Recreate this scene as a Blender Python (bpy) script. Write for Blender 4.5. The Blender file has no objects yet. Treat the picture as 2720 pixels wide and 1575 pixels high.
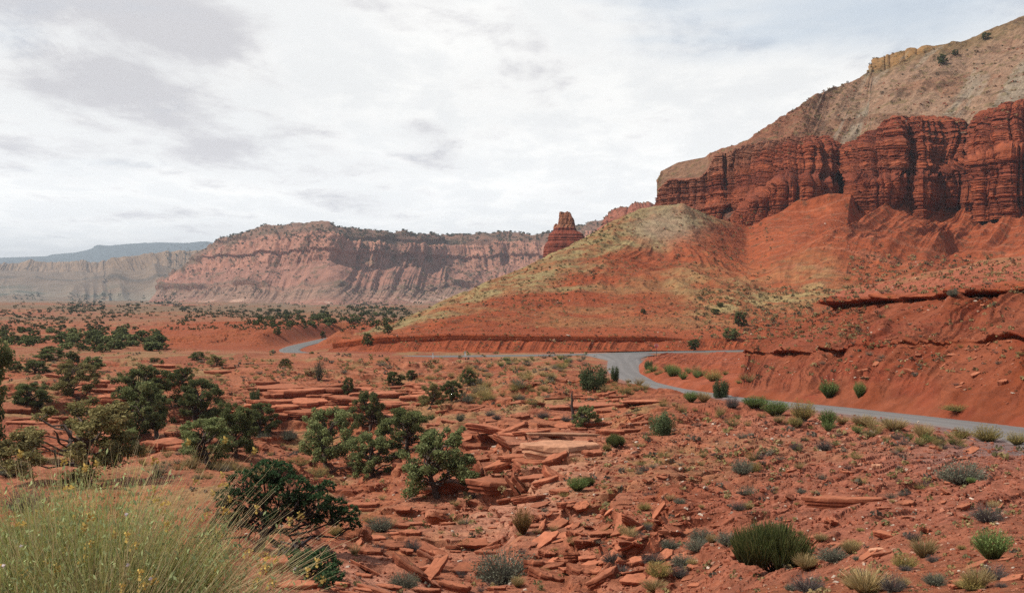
import bpy, math, random
import numpy as np
from mathutils import Vector, Matrix

# ------------------------------------------------------------------ camera, sky, sun, exposure
scene = bpy.context.scene
F = 2917.0            # focal length in photo pixels (photo is 2720 x 1575)
CU, CV = 1360.0, 770.0  # principal column, horizon row
R = math.radians
cam_d = bpy.data.cameras.new('camera'); cam = bpy.data.objects.new('camera', cam_d)
scene.collection.objects.link(cam); scene.camera = cam
cam.location = (0, 0, 0); cam.rotation_euler = (R(90), 0, 0)
cam_d.sensor_width = 36.0; cam_d.lens = 36.0 * F / 2720.0
cam_d.shift_y = -17.5 / 2720.0
cam_d.clip_start = 0.1; cam_d.clip_end = 80000

SUN_AZ = -98.0    # degrees from the view direction (negative = left)
SUN_EL = 51.0
sdir = Vector((math.sin(R(SUN_AZ)) * math.cos(R(SUN_EL)), math.cos(R(SUN_AZ)) * math.cos(R(SUN_EL)), math.sin(R(SUN_EL))))
sd = bpy.data.lights.new('sun', 'SUN'); sd.energy = 5.0; sd.angle = R(1.2); sd.color = (1.0, 0.94, 0.84)
sun = bpy.data.objects.new('sun', sd); scene.collection.objects.link(sun)
sun.rotation_euler = (-sdir).to_track_quat('-Z', 'Y').to_euler()

vs = scene.view_settings
vs.view_transform = 'Standard'; vs.look = 'None'; vs.gamma = 1.0; vs.exposure = 0.12
vs.use_curve_mapping = False
scene.cycles.volume_step_rate = 5
scene.cycles.max_bounces = 5
scene.cycles.transparent_max_bounces = 4
scene.cycles.volume_bounces = 0
scene.cycles.use_denoising = False

def nd(nt, typ, **kw):
    n = nt.nodes.new(typ)
    for k, v in kw.items():
        setattr(n, k, v)
    return n

def mth(nt, op, a, b=None, c=None, clamp=False):
    n = nt.nodes.new('ShaderNodeMath'); n.operation = op; n.use_clamp = clamp
    for i, x in enumerate((a, b, c)):
        if x is None: continue
        if isinstance(x, (int, float)): n.inputs[i].default_value = x
        else: nt.links.new(x, n.inputs[i])
    return n.outputs[0]

def mixc(nt, fac, a, b):
    n = nt.nodes.new('ShaderNodeMix'); n.data_type = 'RGBA'
    for s, x in ((n.inputs[0], fac), (n.inputs[6], a), (n.inputs[7], b)):
        if isinstance(x, (int, float)): s.default_value = x
        elif isinstance(x, tuple): s.default_value = (x[0], x[1], x[2], 1)
        else: nt.links.new(x, s)
    return n.outputs[2]

def ramp(nt, fac, a, b):
    n = nt.nodes.new('ShaderNodeMapRange'); n.interpolation_type = 'SMOOTHSTEP'
    nt.links.new(fac, n.inputs[0]); n.inputs[1].default_value = a; n.inputs[2].default_value = b
    return n.outputs[0]

world = bpy.data.worlds.new('World'); scene.world = world; world.use_nodes = True
def build_world():
    nt = world.node_tree; nt.nodes.clear()
    out = nd(nt, 'ShaderNodeOutputWorld'); bg = nd(nt, 'ShaderNodeBackground')
    sky = nd(nt, 'ShaderNodeTexSky'); sky.sky_type = 'NISHITA'; sky.sun_disc = False
    sky.sun_elevation = R(SUN_EL); sky.sun_rotation = R(SUN_AZ)
    sky.dust_density = 2.0
    tc = nd(nt, 'ShaderNodeTexCoord')
    sep = nd(nt, 'ShaderNodeSeparateXYZ'); nt.links.new(tc.outputs['Generated'], sep.inputs[0])
    x, y, z = sep.outputs
    zc = mth(nt, 'ADD', mth(nt, 'MAXIMUM', z, 0.0), 0.10)
    px = mth(nt, 'DIVIDE', x, zc); py = mth(nt, 'DIVIDE', y, zc)
    cv = nd(nt, 'ShaderNodeCombineXYZ')
    nt.links.new(px, cv.inputs[0]); nt.links.new(py, cv.inputs[1])
    def noise(sc, det, off=0.0, rough=0.5, sx=1.0, sy=1.0, dist=0.0):
        mp = nd(nt, 'ShaderNodeMapping'); nt.links.new(cv.outputs[0], mp.inputs[0])
        mp.inputs['Location'].default_value = (off, off * 0.7, off * 0.3)
        mp.inputs['Scale'].default_value = (sx, sy, 1)
        n = nd(nt, 'ShaderNodeTexNoise'); nt.links.new(mp.outputs[0], n.inputs['Vector'])
        n.inputs['Scale'].default_value = sc; n.inputs['Detail'].default_value = det
        n.inputs['Roughness'].default_value = rough; n.inputs['Distortion'].default_value = dist
        return n.outputs['Fac']
    n1 = noise(1.05, 7, 3.3, 0.58, 1.0, 0.8, 0.3)
    n2 = noise(3.0, 8, 9.1, 0.62, 1.0, 0.6, 0.2)
    n3 = noise(0.55, 5, 5.9, 0.55, 1.0, 1.5, 0.5)
    az = mth(nt, 'ARCTAN2', x, mth(nt, 'MAXIMUM', y, 0.001))
    el = mth(nt, 'ARCSINE', z)
    def blob(a0, e0, ra, re, k):
        da = mth(nt, 'DIVIDE', mth(nt, 'SUBTRACT', az, R(a0)), R(ra))
        de = mth(nt, 'DIVIDE', mth(nt, 'SUBTRACT', el, R(e0)), R(re))
        q = mth(nt, 'ADD', mth(nt, 'MULTIPLY', da, da), mth(nt, 'MULTIPLY', de, de))
        g = mth(nt, 'EXPONENT', mth(nt, 'MULTIPLY', q, -1.0))
        return mth(nt, 'MULTIPLY', g, k)
    m = mth(nt, 'ADD', mth(nt, 'MULTIPLY', n1, 0.85), mth(nt, 'ADD', mth(nt, 'MULTIPLY', n2, 1.05), -0.45))
    bl = [(-19, 11.5, 6, 3.2, .20), (-23.5, 8.0, 6, 2.2, .17), (-14, 13.5, 6, 1.5, .13), (-21, 6.6, 4, 1.0, .14),
          (-12.8, 7.6, 4.5, 1.2, .13), (-10, 6.0, 5, 0.8, .11), (-4.5, 8.3, 1.6, .5, .12), (-3, 6.4, 2.2, .5, .10),
          (-25, 14, 4, 1.5, .10), (4, 12, 9, 2.0, .08), (-8, 4.6, 3.2, .5, .10), (-24.6, 4.3, 3, .6, .08), (20, 13, 5, 1.2, .05)]
    tot = None
    for b in bl:
        g = blob(*b); tot = g if tot is None else mth(nt, 'ADD', tot, g)
    mg = mth(nt, 'ADD', m, tot)
    grey = ramp(nt, mg, 0.51, 0.81)
    # light clouds: bright whites with faint texture
    br = ramp(nt, n2, 0.40, 0.66)
    white = mixc(nt, br, (0.90, 0.905, 0.90), (1.06, 1.05, 1.02))
    base = mixc(nt, grey, white, (0.66, 0.65, 0.67))
    # gaps where the blue shows, mostly top right
    sk = nd(nt, 'ShaderNodeMix'); sk.data_type = 'RGBA'; sk.blend_type = 'MULTIPLY'; sk.inputs[0].default_value = 1.0
    nt.links.new(sky.outputs[0], sk.inputs[6]); sk.inputs[7].default_value = (0.12, 0.12, 0.12, 1)
    gb = mth(nt, 'ADD', mth(nt, 'ADD', blob(14, 14.5, 10, 2.6, .24), blob(22, 13.0, 7, 2.2, .20)), blob(2, 15.5, 7, 1.5, .12))
    bf = ramp(nt, mth(nt, 'ADD', n3, mth(nt, 'ADD', gb, mth(nt, 'MULTIPLY', mth(nt, 'SUBTRACT', n2, .5), .35))), 0.56, 0.86)
    bf = mth(nt, 'MULTIPLY', bf, 0.62)
    col = mixc(nt, bf, base, mixc(nt, 0.55, sk.outputs[2], (0.56, 0.68, 0.80)))
    # overhead the cloud deck breaks up and blue sky shows
    hz = mth(nt, 'ADD', 1.0, mth(nt, 'MULTIPLY', mth(nt, 'SUBTRACT', 1.0, ramp(nt, el, R(0), R(11))), 0.42))
    scl = nd(nt, 'ShaderNodeVectorMath', operation='SCALE'); nt.links.new(col, scl.inputs[0]); nt.links.new(hz, scl.inputs['Scale']); col = scl.outputs[0]
    aw = mth(nt, 'ABSOLUTE', mth(nt, 'ARCTAN2', x, y))
    up = mth(nt, 'MULTIPLY', mth(nt, 'MAXIMUM', ramp(nt, el, R(17), R(32)), ramp(nt, aw, R(38), R(75))), 0.88)
    col = mixc(nt, up, col, mixc(nt, 0.35, sk.outputs[2], (0.50, 0.48, 0.46)))
    nt.links.new(col, bg.inputs[0]); bg.inputs[1].default_value = 1.0
    nt.links.new(bg.outputs[0], out.inputs[0])
build_world()

# ------------------------------------------------------------------ noise in numpy
def _h(ix, iy, iz):
    h = (ix.astype(np.uint32) * np.uint32(374761393)) ^ (iy.astype(np.uint32) * np.uint32(668265263)) ^ (iz.astype(np.uint32) * np.uint32(2246822519))
    h = (h ^ (h >> np.uint32(13))) * np.uint32(1274126177)
    h = h ^ (h >> np.uint32(16))
    return (h & np.uint32(0xFFFF)).astype(np.float32) / 32767.5 - 1.0

def vn(x, y, z=0.0):
    x = np.asarray(x, np.float32); y = np.asarray(y, np.float32) + np.zeros_like(x); z = np.asarray(z, np.float32) + np.zeros_like(x)
    fx, fy, fz = np.floor(x), np.floor(y), np.floor(z)
    ix, iy, iz = fx.astype(np.int64), fy.astype(np.int64), fz.astype(np.int64)
    x, y, z = x - fx, y - fy, z - fz
    x = x * x * (3 - 2 * x); y = y * y * (3 - 2 * y); z = z * z * (3 - 2 * z)
    r = 0
    for dz in (0, 1):
        for dy in (0, 1):
            for dx in (0, 1):
                w = (x if dx else 1 - x) * (y if dy else 1 - y) * (z if dz else 1 - z)
                r = r + w * _h(ix + dx, iy + dy, iz + dz)
    return r

def fbm(x, y, z=0.0, o=4, g=0.5):
    r = 0; a = 1.0; t = 0.0
    for i in range(o):
        k = 2.03 ** i
        r = r + a * vn(x * k + 17.3 * i, y * k - 9.1 * i, z * k + 5.7 * i); t += a; a *= g
    return r / t * 1.4

def ridged(x, y, z=0.0, o=3, g=0.5):
    r = 0; a = 1.0; t = 0.0
    for i in range(o):
        k = 2.1 ** i
        r = r + a * (1 - 2.2 * np.abs(vn(x * k + 31.3 * i, y * k + 3.1 * i, z * k))); t += a; a *= g
    return r / t
def sm(x, a, b):
    t = np.clip((x - a) / (b - a), 0, 1); return t * t * (3 - 2 * t)
def lerp(a, b, f):
    return a + (b - a) * f
def cmix(c, col, f):
    return c + (np.asarray(col, np.float32) - c) * f[..., None]

# ------------------------------------------------------------------ helpers
COL = scene.collection
def P(u, v, d):
    return ((u - CU) / F * d, d, (CV - v) / F * d)
def tag(o, label=None, cat=None, group=None, kind=None):
    if label: o['label'] = label
    if cat: o['category'] = cat
    if group: o['group'] = group
    if kind: o['kind'] = kind
    return o

ZB_U0, ZB_V0, ZB_C = -400, 0, 4
ZB_W, ZB_H = 3600 // ZB_C, 2000 // ZB_C
zb_d = np.full(ZB_W * ZB_H, 1e9, np.float32); zb_p = np.zeros((ZB_W * ZB_H, 3), np.float32); zb_n = np.zeros((ZB_W * ZB_H, 3), np.float32)
def splat(p, n):
    p = p.reshape(-1, 3); n = n.reshape(-1, 3)
    ok = p[:, 1] > 1.5; p = p[ok]; n = n[ok]
    u = CU + F * p[:, 0] / p[:, 1]; v = CV - F * p[:, 2] / p[:, 1]
    iu = np.floor((u - ZB_U0) / ZB_C).astype(int); iv = np.floor((v - ZB_V0) / ZB_C).astype(int)
    ok = (iu >= 0) & (iu < ZB_W) & (iv >= 0) & (iv < ZB_H)
    k = iv[ok] * ZB_W + iu[ok]; p = p[ok]; n = n[ok]
    o = np.argsort(-p[:, 1]); k = k[o]; p = p[o]; n = n[o]
    kk, first = np.unique(k[::-1], return_index=True)
    idx = len(k) - 1 - first
    upd = p[idx, 1] < zb_d[kk]
    kk = kk[upd]; idx = idx[upd]
    zb_d[kk] = p[idx, 1]; zb_p[kk] = p[idx]; zb_n[kk] = n[idx]
def hit(u, v):
    iu = int((u - ZB_U0) // ZB_C); iv = int((v - ZB_V0) // ZB_C)
    for rr in range(0, 6):
        best = None
        for a in range(-rr, rr + 1):
            for b in range(-rr, rr + 1):
                if max(abs(a), abs(b)) != rr: continue
                x, y = iu + a, iv + b
                if 0 <= x < ZB_W and 0 <= y < ZB_H and zb_d[y * ZB_W + x] < 1e8:
                    if best is None or zb_d[y * ZB_W + x] < zb_d[best]: best = y * ZB_W + x
        if best is not None:
            return Vector([float(c) for c in zb_p[best]]), Vector([float(c) for c in zb_n[best]])
    return None, None

def grid_normals(p):
    a = np.empty_like(p); b = np.empty_like(p)
    a[:, 1:-1] = p[:, 2:] - p[:, :-2]; a[:, 0] = p[:, 1] - p[:, 0]; a[:, -1] = p[:, -1] - p[:, -2]
    b[1:-1] = p[2:] - p[:-2]; b[0] = p[1] - p[0]; b[-1] = p[-1] - p[-2]
    n = np.cross(a, b); n /= np.linalg.norm(n, axis=2, keepdims=True) + 1e-9
    return n

def facing(n, p):
    k = np.sign(-(n * p).sum(-1).mean()); return n * (k if k != 0 else 1.0)

def grid_mesh(name, p, col, mat, smooth=False, parent=None, do_splat=True, alb=(0.78, 0.76, 0.74)):
    nr, nc = p.shape[:2]
    me = bpy.data.meshes.new(name)
    me.vertices.add(nr * nc); me.vertices.foreach_set('co', p.astype(np.float32).ravel())
    i = np.arange(nr * nc).reshape(nr, nc)
    q = np.stack([i[:-1, :-1], i[:-1, 1:], i[1:, 1:], i[1:, :-1]], -1).reshape(-1, 4)
    me.loops.add(q.size); me.loops.foreach_set('vertex_index', q.ravel().astype(np.int32))
    me.polygons.add(len(q)); me.polygons.foreach_set('loop_start', np.arange(0, q.size, 4, dtype=np.int32))
    me.polygons.foreach_set('use_smooth', np.full(len(q), smooth))
    me.update(calc_edges=True)
    if col is not None:
        ca = me.color_attributes.new('Col', 'FLOAT_COLOR', 'POINT')
        c4 = np.ones((nr * nc, 4), np.float32); c4[:, :3] = np.clip(col.reshape(-1, 3) * np.array(alb), 0.001, 1)
        ca.data.foreach_set('color', c4.ravel())
    me.materials.append(mat)
    o = bpy.data.objects.new(name, me); COL.objects.link(o)
    if parent: o.parent = parent
    if do_splat: splat(p, grid_normals(p))
    return o

def raw_mesh(name, verts, faces, cols, mat, smooth=False):
    """verts Nx3, faces list of arrays all quads or all tris"""
    me = bpy.data.meshes.new(name)
    verts = np.asarray(verts, np.float32); faces = np.asarray(faces, np.int32)
    k = faces.shape[1]
    me.vertices.add(len(verts)); me.vertices.foreach_set('co', verts.ravel())
    me.loops.add(faces.size); me.loops.foreach_set('vertex_index', faces.ravel())
    me.polygons.add(len(faces)); me.polygons.foreach_set('loop_start', np.arange(0, faces.size, k, dtype=np.int32))
    me.polygons.foreach_set('use_smooth', np.full(len(faces), smooth))
    me.update(calc_edges=True)
    if cols is not None:
        ca = me.color_attributes.new('Col', 'FLOAT_COLOR', 'POINT')
        c4 = np.ones((len(verts), 4), np.float32); c4[:, :3] = np.clip(cols, 0.001, 1)
        ca.data.foreach_set('color', c4.ravel())
    me.materials.append(mat)
    return me

def blur(a, axis, n=1):
    for _ in range(n):
        b = a.copy()
        sl = [slice(None)] * a.ndim
        m = sl[:]; m[axis] = slice(1, -1); l = sl[:]; l[axis] = slice(0, -2); r = sl[:]; r[axis] = slice(2, None)
        b[tuple(m)] = 0.25 * a[tuple(l)] + 0.5 * a[tuple(m)] + 0.25 * a[tuple(r)]
        a = b
    return a

def loft(keys, px=2.6, rowpx=2.6, bs=6, bt=2, minrows=3):
    """keys: list of keylines, each a list of (u, v, d) with the same number of points -> grid of world points plus
    arc length s (m), band parameter t"""
    K = np.array([[P(*p) for p in k] for k in keys], float)
    pix = np.array([[(p[0], p[1]) for p in k] for k in keys], float)
    seg = np.linalg.norm(np.diff(pix, axis=1), axis=2).max(axis=0)
    ncol = [max(2, int(round(s / px))) for s in seg]
    par = np.concatenate([np.linspace(i, i + 1, n, endpoint=False) for i, n in enumerate(ncol)] + [[len(seg)]])
    L = np.stack([np.stack([np.interp(par, np.arange(K.shape[1]), K[k, :, c]) for c in range(3)], -1) for k in range(len(keys))])
    L = blur(L, 1, bs)
    rows = []; tt = []
    for k in range(len(keys) - 1):
        dpx = np.linalg.norm(pix[k + 1] - pix[k], axis=1).max()
        n = max(minrows, int(round(dpx / rowpx)))
        for j in range(n):
            f = j / n; rows.append(L[k] * (1 - f) + L[k + 1] * f); tt.append(k + f)
    rows.append(L[-1]); tt.append(len(keys) - 1.0)
    p = np.stack(rows); p = blur(p, 0, bt)
    t = np.array(tt)[:, None] + np.zeros(p.shape[:2])
    mid = p[p.shape[0] // 2]
    s = np.concatenate([[0], np.cumsum(np.linalg.norm(np.diff(mid, axis=0), axis=1))])[None, :] + np.zeros(p.shape[:2])
    return p, s, t, par[None, :] + np.zeros(p.shape[:2])
def skirt(p, s, t, q, dz=3.0):
    a = p[:1].copy(); a[..., 2] -= .75; a[..., 0] -= .9; b = a.copy(); b[..., 2] -= dz; b[..., 0] -= .5
    return tuple(np.concatenate([w, x, y]) for w, x, y in ((b, a, p), (s[:1], s[:1], s), (t[:1], t[:1], t), (q[:1], q[:1], q)))
def uv_of(p):
    return CU + F * p[..., 0] / p[..., 1], CV - F * p[..., 2] / p[..., 1]

# ------------------------------------------------------------------ materials
def rock_mat(name, nscale=0.5, var=0.35, bump=0.3, bscale=2.0, bdist=0.5, det=8.0):
    m = bpy.data.materials.new(name); m.use_nodes = True; nt = m.node_tree; nt.nodes.clear()
    out = nd(nt, 'ShaderNodeOutputMaterial'); b = nd(nt, 'ShaderNodeBsdfPrincipled')
    at = nd(nt, 'ShaderNodeAttribute', attribute_name='Col')
    geo = nd(nt, 'ShaderNodeNewGeometry')
    n1 = nd(nt, 'ShaderNodeTexNoise'); n1.inputs['Scale'].default_value = nscale; n1.inputs['Detail'].default_value = det; n1.inputs['Roughness'].default_value = 0.65
    nt.links.new(geo.outputs['Position'], n1.inputs['Vector'])
    n2 = nd(nt, 'ShaderNodeTexNoise'); n2.inputs['Scale'].default_value = bscale; n2.inputs['Detail'].default_value = det; n2.inputs['Roughness'].default_value = 0.7
    nt.links.new(geo.outputs['Position'], n2.inputs['Vector'])
    f = mth(nt, 'ADD', 1.0 - var, mth(nt, 'MULTIPLY', ramp(nt, n1.outputs[0], 0.3, 0.7), 2 * var))
    if name == 'slab_rock':   # each slab weathers a little differently
        oi = nd(nt, 'ShaderNodeObjectInfo'); f = mth(nt, 'MULTIPLY', f, mth(nt, 'ADD', 0.72, mth(nt, 'MULTIPLY', oi.outputs['Random'], 0.5)))
    sc = nd(nt, 'ShaderNodeVectorMath', operation='SCALE'); nt.links.new(at.outputs['Color'], sc.inputs[0]); nt.links.new(f, sc.inputs['Scale'])
    nt.links.new(sc.outputs[0], b.inputs['Base Color'])
    b.inputs['Roughness'].default_value = 0.95; b.inputs['Specular IOR Level'].default_value = 0.15
    bp = nd(nt, 'ShaderNodeBump'); bp.inputs['Strength'].default_value = bump; bp.inputs['Distance'].default_value = bdist
    nt.links.new(n2.outputs[0], bp.inputs['Height']); nt.links.new(bp.outputs[0], b.inputs['Normal'])
    nt.links.new(b.outputs[0], out.inputs[0])
    return m
M_GROUND = rock_mat('red_soil', 2.2, 0.36, 1.0, 9.0, 0.09, 12)
M_BANK = rock_mat('bank_soil', 0.5, 0.22, 0.8, 1.6, 0.35, 10)
M_HILL = rock_mat('hill_soil', 0.25, 0.26, 0.9, 0.5, 1.2, 12)
M_CLIFF = rock_mat('cliff_rock', 0.2, 0.26, 1.0, 0.40, 1.6, 12)
M_FAR = rock_mat('far_rock', 0.02, 0.22, 0.8, 0.03, 12, 9)
M_ROCK = rock_mat('slab_rock', 3.0, 0.18, 0.6, 9.0, 0.03, 6)
def plant_mat(name, trans=0.25):
    m = bpy.data.materials.new(name); m.use_nodes = True; nt = m.node_tree; nt.nodes.clear()
    out = nd(nt, 'ShaderNodeOutputMaterial'); b = nd(nt, 'ShaderNodeBsdfPrincipled')
    at = nd(nt, 'ShaderNodeAttribute', attribute_name='Col')
    oi = nd(nt, 'ShaderNodeObjectInfo')
    f = mth(nt, 'ADD', 0.8, mth(nt, 'MULTIPLY', oi.outputs['Random'], 0.4))
    sc = nd(nt, 'ShaderNodeVectorMath', operation='SCALE'); nt.links.new(at.outputs['Color'], sc.inputs[0]); nt.links.new(f, sc.inputs['Scale'])
    nt.links.new(sc.outputs[0], b.inputs['Base Color'])
    b.inputs['Roughness'].default_value = 0.8; b.inputs['Specular IOR Level'].default_value = 0.15
    tr = nd(nt, 'ShaderNodeBsdfTranslucent'); nt.links.new(sc.outputs[0], tr.inputs[0])
    mx = nd(nt, 'ShaderNodeMixShader'); mx.inputs[0].default_value = trans
    nt.links.new(b.outputs[0], mx.inputs[1]); nt.links.new(tr.outputs[0], mx.inputs[2])
    nt.links.new(mx.outputs[0], out.inputs[0])
    return m
M_LEAF = plant_mat('foliage', 0.32)
M_GRASS = plant_mat('dry_grass', 0.3)
M_WOOD = plant_mat('bark', 0.0)

SOIL = np.array((0.315, 0.108, 0.052), np.float32)
RED = np.array((0.275, 0.068, 0.028), np.float32)

# ------------------------------------------------------------------ road lines (world points)
W_NEAR, W_CROSS = 7.0, 5.8
near_px = [(3000, 1215, 52), (2720, 1139, 65.6), (2483, 1112, 78.5), (2267, 1086, 92), (2051, 1062, 108), (1943, 1047, 118),
           (1800, 1030, 133), (1712, 1008, 150), (1668, 985, 178), (1660, 962, 215), (1660, 944, 256)]
cross_px = [(2300, 925, 300), (2100, 929, 280), (1980, 932, 270), (1740, 936, 262), (1500, 943, 253), (1250, 946, 250), (1000, 947.5, 249), (900, 945, 252),
            (810, 940, 268), (770, 934, 288), (768, 928.0, 306), (790, 919.5, 330), (830, 910, 365), (872, 900, 415), (930, 893, 470)]
def smooth_line(pts, step=1.0):
    q = np.array([P(*p) for p in pts])
    t = np.concatenate([[0], np.cumsum(np.linalg.norm(np.diff(q[:, :2], axis=0), axis=1))])
    n = int(t[-1] / step); tt = np.linspace(0, t[-1], n)
    r = np.stack([np.interp(tt, t, q[:, c]) for c in range(3)], -1)
    return blur(r, 0, 60)
LN = smooth_line(near_px); LC = smooth_line(cross_px)
LW = smooth_line([(1700, 1640, 19), (1520, 1560, 25), (1420, 1480, 31), (1340, 1420, 37), (1290, 1375, 42), (1230, 1345, 48), (1150, 1330, 56), (1050, 1290, 69), (950, 1240, 88), (850, 1180, 115), (800, 1130, 137)], .5)

# ------------------------------------------------------------------ ground height field
UC = np.array([-2500, 0, 300, 600, 900, 1200, 1500, 1800, 2100, 2400, 2720, 4800], float)
TAB = [
 (1,   [1.65] * 12),
 (3,   [1.65] * 12),
 (6,   [1.75, 1.75, 1.8, 2.0, 2.2, 2.2, 2.1, 2.0, 1.9, 1.8, 1.7, 1.5]),
 (10,  [2.8, 3.0, 3.2, 3.4, 3.5, 3.4, 3.2, 3.0, 2.8, 2.6, 2.5, 2.0]),
 (16,  [4.6, 4.8, 5.0, 5.0, 4.9, 4.7, 4.6, 4.4, 4.1, 3.9, 3.7, 3.0]),
 (25,  [6.6, 6.9, 6.9, 6.5, 6.5, 6.7, 6.8, 6.4, 5.8, 5.3, 4.9, 4.2]),
 (35,  [8.2, 8.6, 8.4, 7.9, 8.0, 8.2, 7.9, 7.3, 6.7, 6.2, 5.8, 5.4]),
 (50,  [10.2, 10.6, 10.3, 9.6, 9.9, 9.8, 9.0, 8.2, 7.7, 7.4, 7.1, 6.9]),
 (70,  [12.2, 12.3, 12.1, 11.5, 12.4, 11.2, 9.9, 9.0, 8.4, 8.5, 8.6, 8.4]),
 (100, [13.6, 13.8, 14.1, 14.6, 15.6, 12.6, 10.9, 9.9, 10.2, 10.6, 10.6, 10.6]),
 (136, [14.2, 14.4, 15.4, 16.8, 17.2, 13.6, 11.7, 11.6, 12, 12, 12, 12]),
 (146, [14.1, 14.0, 14.0, 13.7, 13.7, 13.0, 11.9, 12.2, 13, 13, 13, 13]),
 (200, [14.1, 13.9, 13.8, 13.6, 13.5, 13.6, 13.0, 14, 14, 14, 14, 14]),
 (232, [14.4, 14.2, 14.1, 13.4, 13.2, 14.3, 14.5, 14.8, 15, 15, 15, 15]),
 (262, [14.8, 14.6, 14.5, 15.2, 15.2, 15.1, 15.2, 15.4, 15.6, 15.6, 15.6, 15.6]),
 (300, [15.4, 15.4, 15.6, 16.0, 16.0, 16, 16.2, 17, 18, 18, 18, 18]),
 (322, [16.0, 16.0, 15.9, 15.0, 15.0, 15.5, 17, 18, 18, 18, 18, 18]),
 (326, [16.1, 16.0, 15.8, 13.3, 13.4, 15, 17, 18, 18, 18, 18, 18]),
 (420, [16.8, 16.6, 15.6, 12.9, 13.0, 15, 18, 18, 18, 18, 18, 18]),
 (600, [18, 18, 18, 17.5, 17.2, 17.2, 18, 18, 18, 18, 18, 18]),
 (900, [20, 20, 20, 20, 20, 20, 20, 20, 20, 20, 20, 20]),
 (1500, [24] * 12), (2500, [31] * 12), (4000, [42] * 12), (9000, [70] * 12),
]
TD = np.log(np.array([r[0] for r in TAB], float)); TH = np.array([r[1] for r in TAB], float)

def line_dist(x, y, L):
    """distance to polyline (dense points) and its height"""
    best = np.full(x.shape, 1e9); z = np.zeros(x.shape); side = np.zeros(x.shape)
    Lx, Ly, Lz = L[::3, 0], L[::3, 1], L[::3, 2]
    for i in range(len(Lx) - 1):
        ax, ay, bx, by = Lx[i], Ly[i], Lx[i + 1], Ly[i + 1]
        l2 = (bx - ax) ** 2 + (by - ay) ** 2
        t = np.clip(((x - ax) * (bx - ax) + (y - ay) * (by - ay)) / l2, 0, 1)
        dd = np.hypot(x - ax - t * (bx - ax), y - ay - t * (by - ay))
        m = dd < best
        best = np.where(m, dd, best); z = np.where(m, Lz[i] + t * (Lz[i + 1] - Lz[i]), z)
    return best, z

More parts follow.
